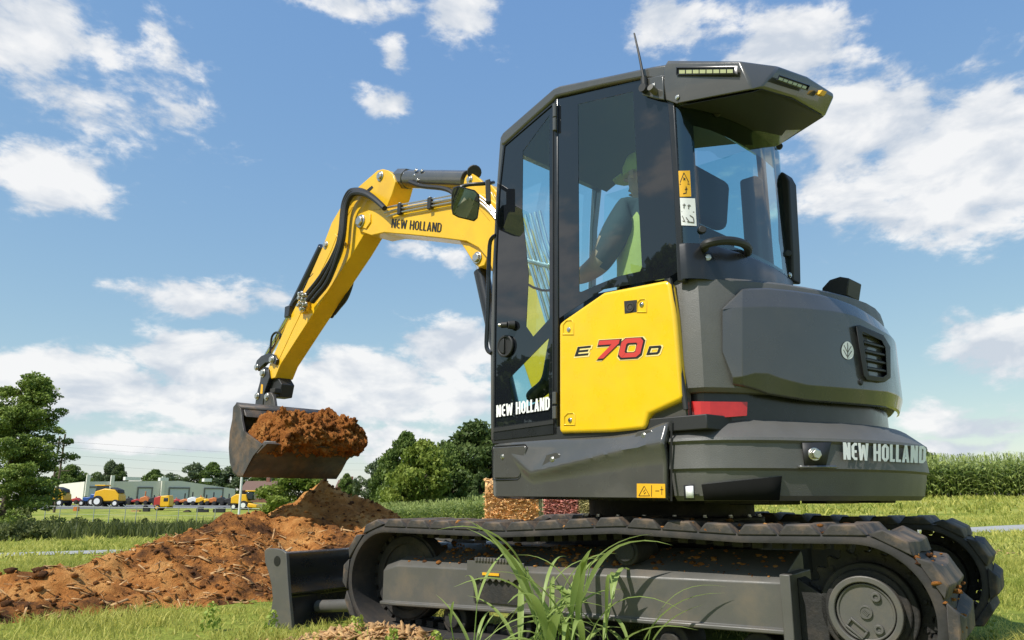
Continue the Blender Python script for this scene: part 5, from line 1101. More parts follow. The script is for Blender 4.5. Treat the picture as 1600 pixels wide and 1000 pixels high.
# ================================================================== trees
leafmat('leaf_dark', (.03, .06, .016), (.15, .20, .055), .35, .25); leafmat('leaf_mid', (.045, .09, .02), (.22, .29, .065), .35, .3); leafmat('leaf_bright', (.075, .135, .016), (.33, .38, .07), .4, .35)
leafmat('leaf_pine', (.035, .08, .014), (.33, .41, .08), .8, .2); leafmat('leaf_haze', (.065, .10, .055), (.19, .23, .11), .2, .25)
mat('bark', (.10, .075, .055), .9, var=.3, vscale=9, bump=.5, bscale=20, bdist=.03)
def leaves(centres, radii, per, size, seed, flat=.75, zref=1.0):
    r = np.random.default_rng(seed); V = []; tn = []
    for c, R, in zip(centres, radii):
        n = per; d = r.normal(size=(n, 3)); d /= np.linalg.norm(d, axis=1)[:, None]; rr = R * r.uniform(.25, 1, n) ** .5
        P = np.array(c) + d * rr[:, None] * np.array([1, 1, flat]); a = r.normal(size=(n, 3)) + np.array([0, 0, .25]); a /= np.linalg.norm(a, axis=1)[:, None]
        b = np.cross(a, r.normal(size=(n, 3))); b /= np.linalg.norm(b, axis=1)[:, None]; s = size * r.uniform(.6, 1.3, n)[:, None]
        V.append(np.stack([P - a * s * .55, P + b * s * .4, P + a * s * .6, P - b * s * .35], 1).reshape(-1, 3))
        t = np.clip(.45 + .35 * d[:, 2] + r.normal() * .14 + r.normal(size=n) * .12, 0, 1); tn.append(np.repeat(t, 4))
    V = np.concatenate(V); F = np.arange(len(V)).reshape(-1, 4); return V, F, np.concatenate(tn)
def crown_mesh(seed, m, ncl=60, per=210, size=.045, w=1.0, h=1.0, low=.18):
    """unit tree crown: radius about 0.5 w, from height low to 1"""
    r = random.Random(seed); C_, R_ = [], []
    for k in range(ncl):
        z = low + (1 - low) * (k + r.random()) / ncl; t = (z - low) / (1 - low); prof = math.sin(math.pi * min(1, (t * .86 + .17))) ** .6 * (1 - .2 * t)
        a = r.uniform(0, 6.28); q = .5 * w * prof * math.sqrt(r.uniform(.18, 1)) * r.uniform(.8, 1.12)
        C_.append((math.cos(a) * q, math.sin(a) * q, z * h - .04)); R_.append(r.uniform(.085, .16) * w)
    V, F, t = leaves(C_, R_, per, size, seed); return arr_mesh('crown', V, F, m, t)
def trunk_mesh(seed, r0=.03):
    r = random.Random(seed); mb = MB(); mb.tube([(0, 0, -.03), (.01, .0, .2), (-.01, .015, .45), (.0, 0, .8)], lambda t: r0 * (1 - .8 * t), 8)
    for k in range(9):
        a = r.uniform(0, 6.28); z = r.uniform(.22, .62); L = r.uniform(.18, .36); mb.tube([(0, 0, z), (math.cos(a) * L * .5, math.sin(a) * L * .5, z + L * .35), (math.cos(a) * L, math.sin(a) * L, z + L * .6)], lambda t: r0 * .42 * (1 - .8 * t), 5)
    o = mb.build('trunk', 'bark'); me = o.data; bpy.data.objects.remove(o); return me
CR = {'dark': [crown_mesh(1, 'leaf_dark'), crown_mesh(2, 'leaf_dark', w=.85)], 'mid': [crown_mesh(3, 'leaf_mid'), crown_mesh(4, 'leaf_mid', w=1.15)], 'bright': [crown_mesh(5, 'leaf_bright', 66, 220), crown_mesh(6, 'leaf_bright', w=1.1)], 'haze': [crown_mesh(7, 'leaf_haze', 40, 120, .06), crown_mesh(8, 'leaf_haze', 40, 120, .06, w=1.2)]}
TK = [trunk_mesh(1), trunk_mesh(2)]
def tree(px, D, top, wpx, kind, label, name='tree', group=None, var=0, x=None, y=None, hgt=None):
    if x is None:
        b = at(px, D, z=0); x, y = b.x, b.y; zt = at(px, D, py=top).z
    z0 = land(x, y); h = hgt if hgt else zt - z0; wid = wpx / FPX * D if hgt is None else wpx
    root = thing(name, label, 'tree', Vector((x, y, z0)), group)
    for nm, me in (('trunk', TK[var % 2]), ('crown', CR[kind][var % 2])):
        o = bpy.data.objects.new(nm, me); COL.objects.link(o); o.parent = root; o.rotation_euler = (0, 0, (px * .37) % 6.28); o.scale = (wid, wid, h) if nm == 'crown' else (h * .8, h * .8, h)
    return root
GB = 'broadleaf trees behind the corn'
tree(742, 96, 664, 150, 'dark', 'tall dark green tree against the cab, right of the group', group=GB); tree(800, 102, 668, 130, 'dark', 'dark tree mostly hidden behind the machine', group=GB, var=1)
tree(632, 104, 679, 96, 'mid', 'tallest middle tree with dark top behind the bright one', group=GB); tree(660, 86, 690, 120, 'bright', 'bright yellow green leafy tree in the middle of the group', group=GB); tree(700, 92, 700, 84, 'mid', 'green tree between the bright tree and the dark one', group=GB, var=1)
tree(588, 118, 722, 68, 'haze', 'greyish green tree at the left of the group', group=GB); tree(610, 112, 716, 60, 'mid', 'small green tree left of the bright one', group=GB, var=1)
tree(540, 190, 741, 34, 'mid', 'small round distant tree beside the brick roofed house'); tree(467, 70, 738, 120, 'bright', 'low spreading yellow green tree below the bucket', var=1)
tree(750, 78, 740, 60, 'dark', 'low dark shrubby tree at the edge of the corn', var=1)
GW = 'trees behind the warehouse'
for px, top, w, k, lb in ((105, 729, 40, 'mid', 'round green tree behind the pine'), (147, 740, 26, 'mid', 'small dark tree left of the two tall ones'), (166, 722, 30, 'haze', 'taller narrow tree above the warehouse roof'), (182, 727, 24, 'dark', 'dark narrow tree beside the taller one'), (238, 735, 36, 'mid', 'bushy tree above the middle of the roof'), (262, 741, 32, 'haze', 'low pale tree right of the bushy one'), (300, 726, 44, 'haze', 'wide pale tree above the right doors'), (328, 724, 40, 'mid', 'tall tree right of the wide pale one'), (356, 731, 44, 'haze', 'tree above the right end of the warehouse'), (400, 742, 40, 'mid', 'tree behind the brick house'), (430, 744, 36, 'haze', 'pale tree under the bucket floor')):
    tree(px, 250, top, w * 1.45, k, lb, group=GW, var=px % 2)
tree(1447, 120, 700, 70, 'dark', 'dark tree top just clear of the counterweight'); tree(1400, 130, 722, 60, 'mid', 'tree hidden behind the counterweight', var=1)
for k, (x, y, h, w) in enumerate(((-30, 3.5, 7, 8), (-27, -3, 10.5, 9), (-29, -10, 8, 9), (-38, 10, 8, 9))): tree(0, 0, 0, w, 'mid', ('lone tree out to the left of the field', 'tallest tree out to the left of the field', 'lowest tree out to the left of the field', 'far tree out to the left of the field')[k], group='trees beside the field', var=k, x=x, y=y, hgt=h)
# the big pine at the left edge
def pine():
    D = 42; b = at(6, D, z=0); b.z = land(b.x, b.y); root = thing('pine_tree', 'large layered pine at the left edge of the field', 'tree', b); ht = at(6, D, py=594).z - b.z; r = random.Random(12); C_, R_ = [], []; mb = MB()
    mb.tube([b - ZZ * .2, b + ZZ * ht * .5, b + ZZ * ht], lambda t: .24 * (1 - .9 * t), 10)
    for k in range(64):
        t = (k + r.random()) / 64; z = .25 + t * (ht - .4); L = (3.3 - 1.9 * t ** 1.6) * r.uniform(.62, 1.08); a = r.uniform(0, 6.28) if k % 3 else r.uniform(-1.0, .6); d = Vector((math.cos(a), math.sin(a), 0)); s = r.uniform(-.02, .16)
        mb.tube([b + ZZ * z, b + d * L * .5 + ZZ * (z + L * .02), b + d * L + ZZ * (z + L * s)], lambda q: .055 * (1 - .8 * q), 5)
        for q in np.linspace(.25, 1.02, 8):
            sd = Vector((-d.y, d.x, 0)) * r.uniform(-.5, .5) * L * .3 * q; c = d * L * q + sd + ZZ * (z + L * s * q + .08 + r.gauss(0, .16)); C_.append(tuple(c)); R_.append(r.uniform(.32, .56))
    mb.build('trunk', 'bark', root, smooth=60); V, F, t = leaves(C_, R_, 130, .12, 3, .52); link('crown', arr_mesh('crown', V, F, 'leaf_pine', t), root, (0, 0, 0))
pine()
# scrub along the fence
leafmat('scrub', (.035, .055, .018), (.19, .21, .06), 1.0, .3)
def shrub(px, D, w, h, seed, label):
    b = at(px, D, z=0); b.z = land(b.x, b.y); r = random.Random(seed); C_ = [(r.uniform(-.5, .5) * w, r.uniform(-.3, .3) * w, h * r.uniform(.15, .8) * r.uniform(.5, 1)) for _ in range(14)]
    V, F, t = leaves(C_, [r.uniform(.12, .24) * w * .6 for _ in C_], 110, .12, seed, 1.0); V[:, 2] = np.maximum(V[:, 2], -.05)
    o = link('shrub', arr_mesh('shrub', V, F, 'scrub', t), None, b); tag(o, label, 'shrub', 'scrub along the fence')
for k, (px, D, w, h, lb) in enumerate(((10, 36, 3.2, 1.9, 'broad shrub below the pine at the left edge'), (62, 37, 2.4, 1.5, 'shrub under the right side of the pine'), (100, 36, 2.6, 1.25, 'dark low shrub right of the pine'), (140, 38, 2.2, 1.3, 'shrub with upright stems before the blue tractor'), (175, 40, 2.0, 1.2, 'shrub before the yellow harvester'), (210, 44, 2.2, 1.45, 'pale leafy shrub beside a fence post'), (250, 44, 2.4, 1.0, 'low scrub before the red baler'), (285, 46, 2.2, 1.0, 'low scrub left of the small dirt peak'), (318, 48, 2.4, 1.1, 'scrub just above the dirt heap'), (40, 30, 2.0, 1.0, 'nearest grey green shrub left of the path'))): shrub(px, D, w, h, 40 + k, lb)
def reeds(n, px0, px1, d0, d1, seed, name, label, hr=(.5, 1.1)):
    r = np.random.default_rng(seed); P = []
    for _ in range(n): px, D = r.uniform(px0, px1), r.uniform(d0, d1); q = at(px, D, z=0); P.append((q.x, q.y, land(q.x, q.y) - .02))
    V, F, t = blades(np.array(P), r.uniform(*hr, n), r.uniform(.03, .07, n), r.uniform(.1, .6, n), seed, np.clip(r.normal(.45, .25, n), 0, 1)); o = link(name, arr_mesh(name, V, F, 'scrub', t)); tag(o, label, 'weeds', kind='stuff')
reeds(9000, -60, 440, 30, 52, 5, 'tall_weeds', 'strip of tall grey green weeds before the fence')
# ================================================================== corn
leafmat('corn', (.075, .135, .025), (.42, .48, .15), 1.2, .35, .45); mat('tassel', (.42, .36, .13), .8, var=.2)
def corn_plant(seed, n=9):
    r = random.Random(seed); V, F, tn = [], [], []
    def strip_(pts, w, tone):
        o = len(V)
        for p, ww, sd in pts: V.append(tuple(p - sd * ww)); V.append(tuple(p + sd * ww)); tn.extend([tone] * 2)
        for i in range(len(pts) - 1): F.append((o + 2 * i, o + 2 * i + 1, o + 2 * i + 3, o + 2 * i + 2))
    for a in (0, 1.57): sd = Vector((math.cos(a), math.sin(a), 0)); strip_([(ZZ * 0, .016, sd), (ZZ * 1.2, .014, sd), (ZZ * 2.15, .006, sd)], 0, .5)
    for k in range(n):
        z = .25 + 1.75 * k / n; a = (k % 2) * math.pi + r.uniform(-.6, .6); d = Vector((math.cos(a), math.sin(a), 0)); sd = Vector((-d.y, d.x, 0)); L = r.uniform(.55, .9) * (1 - .35 * abs(k / n - .5)); dr = r.uniform(.4, .9)
        strip_([(ZZ * z + d * (L * t) + ZZ * (L * (.95 * t - dr * t * t * 1.15)), .068 * (1 - t ** 2) * min(1, .4 + 3 * t) + .003, (sd + ZZ * .3).normalized()) for t in (0, .25, .5, .75, 1)], 0, min(1, max(0, r.gauss(.5, .34))))
    for k in range(5): a = r.uniform(0, 6.28); d = Vector((math.cos(a), math.sin(a), 0)); strip_([(ZZ * 2.1, .006, Vector((-d.y, d.x, 0))), (ZZ * 2.4 + d * .12, .012, Vector((-d.y, d.x, 0))), (ZZ * 2.42 + d * .22, .004, Vector((-d.y, d.x, 0)))], 0, 1.0)
    return np.array(V), np.array(F), np.array(tn)
CP = [corn_plant(k) for k in range(6)]; CPM = [arr_mesh('corn_plant', *c[:2], 'corn', c[2]) for c in CP]
def corn_block(spots, name, label, seed, sc=(.9, 1.1)):
    r = np.random.default_rng(seed); V, F, T_ = [], [], []; o = 0
    for (x, y) in spots:
        v, f, t = CP[r.integers(6)]; a = r.uniform(0, 6.28); s = r.uniform(*sc); M = np.array([[math.cos(a), -math.sin(a), 0], [math.sin(a), math.cos(a), 0], [0, 0, 1]]) * s
        V.append(v @ M.T + np.array([x, y, land(x, y)])); F.append(f + o); T_.append(t); o += len(v)
    ob = link(name, arr_mesh(name, np.concatenate(V), np.concatenate(F), 'corn', np.concatenate(T_))); tag(ob, label, 'corn', kind='stuff')
r_ = np.random.default_rng(8)
R0, R1 = at(1330, 46, z=0), at(1760, 43, z=0); back_ = Vector((R1.y - R0.y, -(R1.x - R0.x), 0)).normalized(); back_ = back_ if back_.y > 0 else -back_
sp_front, sp_back = [], []
nrow = 76
for k in range(nrow): p = R0.lerp(R1, (k + r_.uniform(-.3, .3)) / nrow); sp_front.append((p.x, p.y))
for row in range(1, 14):
    for k in range(82): p = R0.lerp(R1, (k + r_.uniform(-.4, .4)) / 82) + back_ * (row * .62 + r_.normal() * .08); sp_back.append((p.x, p.y))
corn_block(sp_back, 'corn_field', 'tall green corn standing behind the front row on the right', 1, (.78, 1.10))
for k, (x, y) in enumerate(sp_front):
    o = link('corn_plant', CPM[k % 6], None, (x, y, land(x, y))); o.rotation_euler = (0, 0, r_.uniform(0, 6.28)); s = r_.uniform(.8, 1.05); o.scale = (s, s, s); tag(o, 'corn stalk in the front row of the field on the right', 'corn plant', 'front row of corn on the right')
L0, L1 = at(560, 74, z=0), at(860, 58, z=0); spots = []
for row in range(24):
    for k in range(80): p = L0.lerp(L1, (k + r_.uniform(-.4, .4)) / 80) + Vector((.15, .95, 0)) * (row * .8); spots.append((p.x, p.y))
corn_block(spots, 'corn_field', 'lower corn field in the middle distance below the trees', 2, (.8, 1.1))
# ================================================================== bales behind the machine
mat('bale_tan', (.78, .47, .20), .95, var=.4, vscale=12, bump=.5, bscale=30, bdist=.012); mat('bale_red', (.62, .25, .20), .9, var=.35, vscale=14, bump=.5, bscale=40, bdist=.01); mat('bale_olive', (.42, .36, .16), .95, var=.35, vscale=12, bump=.5, bscale=40, bdist=.01); mat('bale_green', (.42, .46, .26), .9, var=.3, vscale=14, bump=.5, bscale=40, bdist=.01)
def bale(px0, px1, D, top, m, label, seed, shag=True):
    a, b = at(px0, D, z=0), at(px1, D, z=0); zt = at((px0 + px1) / 2, D, py=top).z; c = (a + b) / 2; z0 = land(c.x, c.y); root = thing('hay_bale', label, 'hay bale', Vector((c.x, c.y + .5, z0)), 'bales behind the tracks'); w = (b.x - a.x); mb = MB(); r = random.Random(seed)
    nx, nz = 14, 14; R = []
    prof = [(0, 0), (0, .15), (0, .4), (0, .7), (.02, .92), (.1, 1.0), (.5, 1.02), (.9, 1.0), (1, .9), (1, .5), (1, 0)]
    for i in range(nx + 1): R.append([Vector((a.x + w * i / nx, a.y + q * 1.0, z0 + k * (zt - z0))) + Vector((0, .03 * noise.noise(Vector((i * .7, k * 5, seed))), .03 * noise.noise(Vector((i * .5, q * 4, seed + 9))))) for q, k in prof])
    mb.loft(R); mb.add(R[0], [tuple(range(len(R[0])))]); mb.add(R[-1], [tuple(range(len(R[0])))]); mb.build('bale_body', m, root, smooth=40)
    def sp(rr):
        x = rr.uniform(a.x, b.x); q = rr.random(); return Vector((x, a.y - .01 - rr.random() * .03, z0 + (zt - z0) * rr.random())) - RL[root] if q < .75 else Vector((x, a.y + rr.random() * .9, zt + .01)) - RL[root]
    if shag: V, F = chips(1500, sp, .03, .10, m, seed, (.10, .35)); o = link('loose_straw', arr_mesh('loose_straw', V, F, m), root, (0, 0, 0)); o['kind'] = 'stuff'
bale(757, 842, 10.2, 750, 'bale_tan', 'shaggy tan fodder bale showing left of the machine\'s deck', 1); bale(842, 852, 10.2, 772, 'bale_green', 'narrow green bale slice beside the tan bale', 2, False); bale(852.5, 878, 10.2, 772, 'bale_red', 'reddish bale next to the green slice', 3, True); bale(878.6, 905, 10.2, 772, 'bale_red', 'reddish bale next to the olive bales', 4, True); bale(905.6, 928, 10.2, 772, 'bale_olive', 'olive bale beside the reddish pair', 5, True); bale(928.6, 956, 10.2, 772, 'bale_olive', 'olive bale nearest the slew ring', 6, True)
# ================================================================== far yard: fence, poles, warehouse, houses, machines
mat('galv', (.38, .40, .40), .5, metal=.5); mat('pole_wood', (.11, .08, .06), .9); mat('wall_cream_lit', (.74, .72, .65), .8, var=.05, vscale=.3); mat('wall_grey_shaded', (.66, .65, .60), .8, var=.04, vscale=.3); mat('door_white', (.50, .55, .60), .6); mat('dark_trim', (.16, .16, .165), .6); mat('brick', (.22, .10, .07), .9, var=.2, vscale=2); mat('roof_brown', (.17, .10, .075), .9, var=.15); mat('white_paint', (.75, .75, .73), .6)
mat('mach_yellow', (.80, .44, .015), .4, var=.05); mat('mach_red', (.42, .035, .03), .45); mat('mach_blue', (.03, .10, .34), .4); mat('mach_black', (.02, .02, .022), .6); mat('mach_orange', (.55, .17, .04), .5); mat('tyre', (.025, .024, .023), .9); mat('far_glass', (.02, .03, .035), .1); mat('asphalt', (.16, .16, .155), .9, var=.1)
fe = thing('fence', 'grey metal posts and rails of the fence before the yard', 'fence', Vector((at(200, 88, z=0).x, 88, land(at(200, 88, z=0).x, 88))))
fp_ = [at(px, 88, z=0) for px in (72, 95, 122, 148, 172, 197, 214, 246, 280, 309, 337, 362, 389, 412, 433, 455, 480)]
for p in fp_:
    z = land(p.x, p.y); mb = MB(); mb.cyl(p + ZZ * z, p + ZZ * (z + 1.85), .045, 8); mb.cyl(p + ZZ * (z + 1.85), p + Vector((-.32, 0, z + 2.1)), .035, 6); mb.build('post', 'galv', fe)
for h_ in (1.82, .15, 1.0):
    mb = MB(); mb.tube([p + ZZ * (land(p.x, p.y) + h_) for p in fp_], .03 if h_ > 1.5 else .012, 6, smooth=0); mb.build('rail', 'galv', fe)
wp = at(374, 60, z=0); z0 = land(wp.x, wp.y); mb = MB(); mb.cyl(wp + ZZ * z0, wp + ZZ * at(374, 60, py=744).z, .09, 12); o = rebase(mb.build('pole', 'white_paint'), (wp.x, wp.y, z0)); tag(o, 'plain pale pole rising below the bucket\'s corner', 'pole')
poles = []
for px, top, D, lb in ((78, 681, 118, 'shorter wooden utility pole behind the pine'), (86, 678, 112, 'taller wooden utility pole with crossarms beside the pine')):
    b = at(px, D, z=0); b.z = land(b.x, b.y); t = at(px + 1, D, py=top); t.x = b.x + .15; root = thing('utility_pole', lb, 'utility pole', b, 'utility poles'); mb = MB(); mb.cyl(b, t, .17, 10, .12); mb.build('shaft', 'pole_wood', root); poles.append(t)
    for k in (1.2, 3.0, 5.2): mb = MB(); mb.box(t - ZZ * k, (1.1, .3, 0), (-.02, .06, 0), (0, 0, .06)); mb.build('crossarm', 'pole_wood', root)
for k, (dz, py) in enumerate(((1.1, 700), (1.9, 712), (3.0, 722), (4.2, 733))):
    a = poles[1] - ZZ * dz; b = at(640, 210, py=py + 12); m_ = (a + b) / 2 - ZZ * .9; mb = MB(); mb.tube([a, m_, b], .011, 5, smooth=10); o = rebase(mb.build('power_line', 'dark_trim'), a); tag(o, ('topmost', 'second', 'third', 'lowest')[k] + ' thin power line running right from the poles', 'power line', 'power lines')
def warehouse():
    D0, D1 = 165, 190; A0 = at(128, D0, z=0); A1 = at(366, D1, z=0); E0 = at(80, 186, z=0); g = 0.0; top0 = at(128, D0, py=752.5).z; b = Vector((A0.x, A0.y, 0)); root = thing('warehouse', 'long low pale warehouse with roller doors beyond the yard', 'warehouse', b)
    dx = (A1 - A0).normalized(); n = Vector((dx.y, -dx.x, 0)); bk = (E0 - A0); z1 = top0; z2 = at(366, D1, py=764).z
    mb = MB(); mb.add([A0 - ZZ * 1, A1 - ZZ * 1, A1 + ZZ * z2, A0.lerp(A1, .6) + ZZ * (z1 + .5), A0 + ZZ * z1], [(0, 1, 2, 3, 4)]); mb.build('front_wall', 'wall_grey_shaded', root)  # greyer than the end wall: shade put into its colour
    mb = MB(); mb.add([A0 - ZZ * 1, E0 - ZZ * 1, E0 + ZZ * (z1 - .3), A0 + ZZ * z1], [(0, 1, 2, 3)]); mb.build('end_wall', 'wall_cream_lit', root)  # lighter than the front wall: sunlight put into its colour
    mb = MB(); mb.add([A0 + ZZ * z1, A0.lerp(A1, .6) + ZZ * (z1 + .5), A1 + ZZ * z2, A1 + bk + ZZ * z2, A0.lerp(A1, .6) + bk + ZZ * (z1 + .5), E0 + ZZ * (z1 - .3)], [(0, 1, 4, 5), (1, 2, 3, 4)]); mb.build('roof', 'wall_cream_lit', root)
    def fx(px): 
        r = ray(px, 770); t = (A0 - EYE).dot(n) / r.dot(n); return ((EYE + r * t) - A0).dot(dx)
    for p0, p1 in ((136, 157), (216, 236), (265, 294), (320, 347)):
        s0, s1 = fx(p0), fx(p1); mb = MB(); nn = n if n.y < 0 else -n; mb.prism([A0 + dx * s0 + nn * .02 - ZZ * .8, A0 + dx * s1 + nn * .02 - ZZ * .8, A0 + dx * s1 + nn * .02 + ZZ * 3.1, A0 + dx * s0 + nn * .02 + ZZ * 3.1], nn * .05); d_ = mb.build('roller_door', 'door_white', root)
        mb = MB(); mb.prism([A0 + dx * (s0 - .3) + nn * .08 + ZZ * 3.1, A0 + dx * (s1 + .3) + nn * .08 + ZZ * 3.1, A0 + dx * (s1 + .3) + nn * .08 + ZZ * 3.45, A0 + dx * (s0 - .3) + nn * .08 + ZZ * 3.45], nn * .1); mb.build('door_frame', 'dark_trim', d_)
        for s in (s0 - .15, s1 + .15): mb = MB(); mb.box(A0 + dx * s + nn * .1 + ZZ * 1.2, dx * .15, nn * .05, ZZ * 2.2); mb.build('door_frame', 'dark_trim', d_)
    for p in (134.5, 172.5, 252.5): s = fx(p); nn = n if n.y < 0 else -n; mb = MB(); mb.box(A0 + dx * s + nn * .3 + ZZ * 3.6, dx * .35, nn * .2, ZZ * 2.2); mb.build('downspout', 'wall_cream_lit', root)
    for p, w in ((195, 1.6), (244, .9), (312, .9)): s = fx(p); mb = MB(); mb.box(A0 + dx * s - n * (-3 if n.y < 0 else 3) + ZZ * (z1 + .7), dx * w, n * .6, ZZ * .35); mb.build('roof_vent', 'white_paint', root)
warehouse()
strip('yard_road', [(at(px, 135, z=0).x, 135 + (px - 100) * .06) for px in range(-200, 480, 40)], 22, 'asphalt', .03, 'grey asphalt strip of the yard')
def house(px0, px1, D, top, label, wall='brick', name='house'):
    a, b = at(px0, D, z=0), at(px1, D, z=0); z0 = land(a.x, a.y); zt = at(px0, D, py=top).z; w = b.x - a.x; root = thing(name, label, 'house', Vector((a.x, a.y, z0)), 'houses beyond the field'); ez = z0 + (zt - z0) * .55
    mb = MB(); mb.box(Vector((a.x + w / 2, D + 4, (z0 + ez) / 2)), (w / 2, 0, 0), (0, 4, 0), (0, 0, (ez - z0) / 2)); mb.build('wall', wall, root)
    mb = MB(); mb.prism([Vector((a.x - .4, D - .5, ez)), Vector((a.x - .4, D + 8.5, ez)), Vector((a.x - .4, D + 4, zt))], (w + .8, 0, 0)); rf = mb.build('roof', 'roof_brown', root)
    mb = MB(); mb.box((a.x + w * .7, D + 4, zt), (.45, 0, 0), (0, .45, 0), (0, 0, .8)); mb.build('chimney', 'brick', rf)
    for k in range(4): x = a.x + w * (.14 + .24 * k); mb = MB(); mb.box((x, D - .04, z0 + (ez - z0) * .6), (w * .05, 0, 0), (0, .05, 0), (0, 0, (ez - z0) * .2)); wd = mb.build('window', 'far_glass', root); mb = MB(); mb.box((x, D - .1, z0 + (ez - z0) * .37), (w * .06, 0, 0), (0, .08, 0), (0, 0, .06)); mb.build('sill', 'white_paint', wd)
house(376, 424, 200, 751, 'brick house with brown roof below the bucket'); house(524, 549, 190, 749, 'small brown roofed house behind the soil peak')
def wheel(mb, c, r, w): mb.cyl(c - Vector((0, w / 2, 0)), c + Vector((0, w / 2, 0)), r, 18)
def vehicle(px, D, W, hgt, body, label, cat, parts, name):
    """parts in a side frame: x along the machine (m), z up; boxes and wheels"""
    c = at(px, D, z=0); z0 = land(c.x, c.y); root = thing(name, label, cat, Vector((c.x, c.y, z0)), 'farm machines in the yard')
    for (nm, m, kind, args) in parts:
        mb = MB()
        if kind == 'box': x0, x1, zz0, zz1, w = args; mb.box(Vector((c.x + (x0 + x1) / 2, c.y, z0 + (zz0 + zz1) / 2)), ((x1 - x0) / 2, 0, 0), (0, w / 2, 0), (0, 0, (zz1 - zz0) / 2)); mb.build(nm, m, root, bevel=min(.25, (zz1 - zz0) * .2), seg=3)
        elif kind == 'poly': pts, w = args; mb.prism([Vector((c.x + x, c.y - w / 2, z0 + z)) for x, z in pts], (0, w, 0)); mb.build(nm, m, root, bevel=.12, seg=2)
        else:
            x, z, r, w, rim = args
            for s in (-1, 1):
                mb = MB(); wheel(mb, Vector((c.x + x, c.y + s * w, z0 + z)), r, .55); wh = mb.build('wheel', 'tyre', root, bevel=.06); mb = MB(); wheel(mb, Vector((c.x + x, c.y + s * (w + .02), z0 + z)), r * .55, .56); mb.build('rim', rim, wh)
harv = lambda f: [('body', 'mach_yellow', 'poly', ([(f * -2.4, 1.3), (f * -2.2, 2.6), (f * -.6, 3.1), (f * 1.2, 2.9), (f * 2.0, 2.0), (f * 2.1, 1.0), (f * -1.8, .9)], 2.6)), ('cab', 'far_glass', 'poly', ([(f * -2.4, 2.5), (f * -2.2, 3.55), (f * -.9, 3.6), (f * -.7, 2.6)], 1.9)), ('cab_roof', 'mach_yellow', 'box', (min(f * -2.5, f * -.7), max(f * -2.5, f * -.7), 3.55, 3.75, 2.0)), ('engine_deck', 'mach_black', 'poly', ([(f * .2, 3.0), (f * .4, 3.35), (f * 1.7, 2.9), (f * 1.9, 2.3), (f * 1.0, 2.6)], 2.2)), ('chassis', 'mach_black', 'box', (-2.0, 1.9, .6, 1.2, 2.2)), ('wheel', '', 'w', (f * -1.5, .95, .95, 1.4, 'label_white')), ('wheel', '', 'w', (f * 1.55, .62, .62, 1.3, 'label_white'))]
vehicle(172, 138, 3, 3.6, '', 'yellow forage harvester with dark cab right of the blue tractor', 'harvester', harv(1), 'harvester'); vehicle(86, 138, 3, 3.6, '', 'yellow harvester half hidden by the pine', 'harvester', harv(1), 'harvester')
vehicle(385, 130, 3, 3.4, '', 'yellow combine with white rimmed wheels below the bucket corner', 'combine', [('body', 'mach_yellow', 'poly', ([(-2.2, 1.0), (-2.2, 2.0), (-1.4, 2.5), (.2, 2.45), (.6, 1.2), (-.2, .9)], 2.4)), ('cab', 'far_glass', 'box', (.1, 1.4, 1.5, 2.9, 1.8)), ('cab_roof', 'mach_yellow', 'box', (0, 1.6, 2.9, 3.1, 1.9)), ('header', 'mach_yellow', 'poly', ([(.7, .4), (.8, 1.1), (2.2, .8), (2.3, .3)], 3.4)), ('chassis', 'mach_black', 'box', (-1.8, 1.2, .6, 1.0, 2.0)), ('wheel', '', 'w', (.0, .72, .72, 1.3, 'label_white')), ('wheel', '', 'w', (-1.6, .5, .5, 1.2, 'label_white'))], 'combine')
vehicle(142, 142, 2, 2.2, '', 'blue tractor with white rimmed wheels left of the yellow harvester', 'tractor', [('hood', 'mach_blue', 'poly', ([(-1.4, .8), (-1.4, 1.5), (0, 1.6), (.1, .8)], .9)), ('cab', 'mach_blue', 'box', (0, 1.2, 1.1, 2.1, 1.3)), ('rollbar', 'mach_blue', 'box', (.7, .8, 2.0, 2.4, 1.2)), ('wheel', '', 'w', (-1.2, .5, .5, .8, 'label_white')), ('wheel', '', 'w', (.6, .7, .7, .9, 'label_white'))], 'tractor')
vehicle(256, 124, 2, 2.1, '', 'red and yellow round baler standing alone in the yard', 'baler', [('shell', 'mach_red', 'poly', ([(-1.3, .6), (-1.3, 1.9), (-.6, 2.2), (-.2, 2.2), (-.2, .6)], 1.5)), ('body', 'mach_yellow', 'poly', ([(-.3, .5), (-.3, 2.2), (1.0, 2.3), (1.2, 1.7), (1.2, .6)], 1.6)), ('vent', 'mach_black', 'box', (.2, 1.0, 1.3, 1.95, 1.68)), ('drawbar', 'mach_black', 'box', (.6, 1.4, .3, .6, .6)), ('wheel', '', 'w', (-.6, .45, .45, .7, 'mach_yellow'))], 'baler')
rr = random.Random(4); cols = ['mach_red', 'mach_black', 'mach_red', 'mach_orange', 'mach_black', 'mach_black', 'mach_red', 'mach_orange']
names_ = ['first', 'second', 'third', 'fourth', 'fifth', 'sixth', 'seventh', 'eighth', 'ninth', 'tenth', 'eleventh', 'twelfth', 'thirteenth', 'fourteenth']
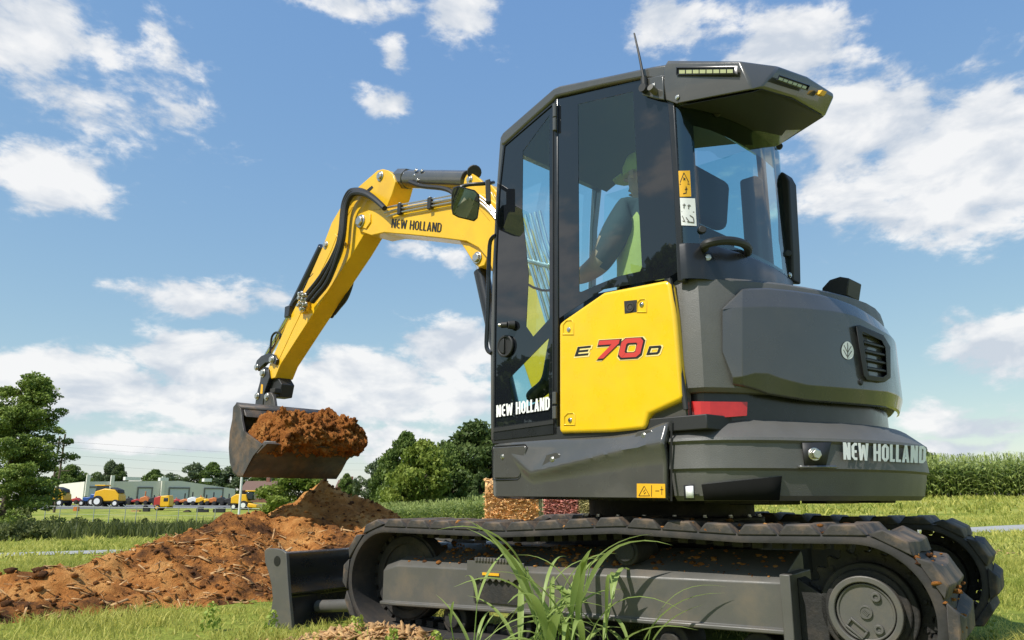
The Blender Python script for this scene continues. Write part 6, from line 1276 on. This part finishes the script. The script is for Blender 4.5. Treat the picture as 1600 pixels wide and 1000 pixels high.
cname = {'mach_red': 'red', 'mach_black': 'black', 'mach_orange': 'orange', 'mach_blue': 'dark blue', 'mach_yellow': 'yellow', 'white_paint': 'white'}
for k, px in enumerate((118, 200, 213, 226, 240, 262, 275, 288, 300, 313, 322, 333, 345, 357)):
    m = {8: 'white_paint', 9: 'mach_yellow', 10: 'mach_yellow'}.get(k, cols[k % 8]); h = rr.uniform(.8, 1.4)
    vehicle(px, 152, 2, 2, '', '%s %s farm implement from the left along the warehouse' % (names_[k], cname[m]), 'implement', [('body', m, 'poly', ([(-.9, .5), (-.7, h), (.3, h + .3), (1.0, h * .8), (1.0, .5)], 1.3)), ('frame', 'mach_black', 'box', (-1.2, 1.2, .35, .6, 1.0)), ('mast', 'mach_orange' if k % 3 == 0 else 'mach_black', 'box', (-.1, .1, h, h + rr.uniform(.4, 1.4), .3)), ('wheel', '', 'w', (.5, .4, .4, .7, 'mach_black'))], 'farm_implement')
for k, (px, w, h, lb) in enumerate(((228, .8, 1.0, 'dark bin tipped on the yard grass'), (292, .9, .35, 'low wooden bench like pallet stack'), (316, 1.6, .8, 'dark bucket attachments in a row'), (342, 1.6, .9, 'dark machine attachments by the combine'), (212, 1.2, .35, 'pale rubble heap left of the bin'), (118, .5, .8, 'orange crate beside the blue tractor'))):
    c = at(px, 118, z=0); z0 = land(c.x, c.y); mb = MB(); r = random.Random(k)
    for q in range(4): x = c.x - w / 2 + w * (q + .5) / 4; hh = h * r.uniform(.5, 1); mb.prism([Vector((x - w / 8, c.y, z0)), Vector((x + w / 8, c.y, z0)), Vector((x + w / 9, c.y, z0 + hh)), Vector((x - w / 7, c.y, z0 + hh * .8))], (0, .8, 0))
    o = rebase(mb.build('yard_item', ['mach_black', 'bark', 'mach_black', 'mach_black', 'straw', 'mach_orange'][k], bevel=.04), (c.x, c.y, z0)); o.name = ['waste_bin', 'pallet_stack', 'attachment', 'attachment', 'rubble_heap', 'crate'][k]; tag(o, lb, ['bin', 'pallet', 'attachment', 'attachment', 'rubble', 'crate'][k])
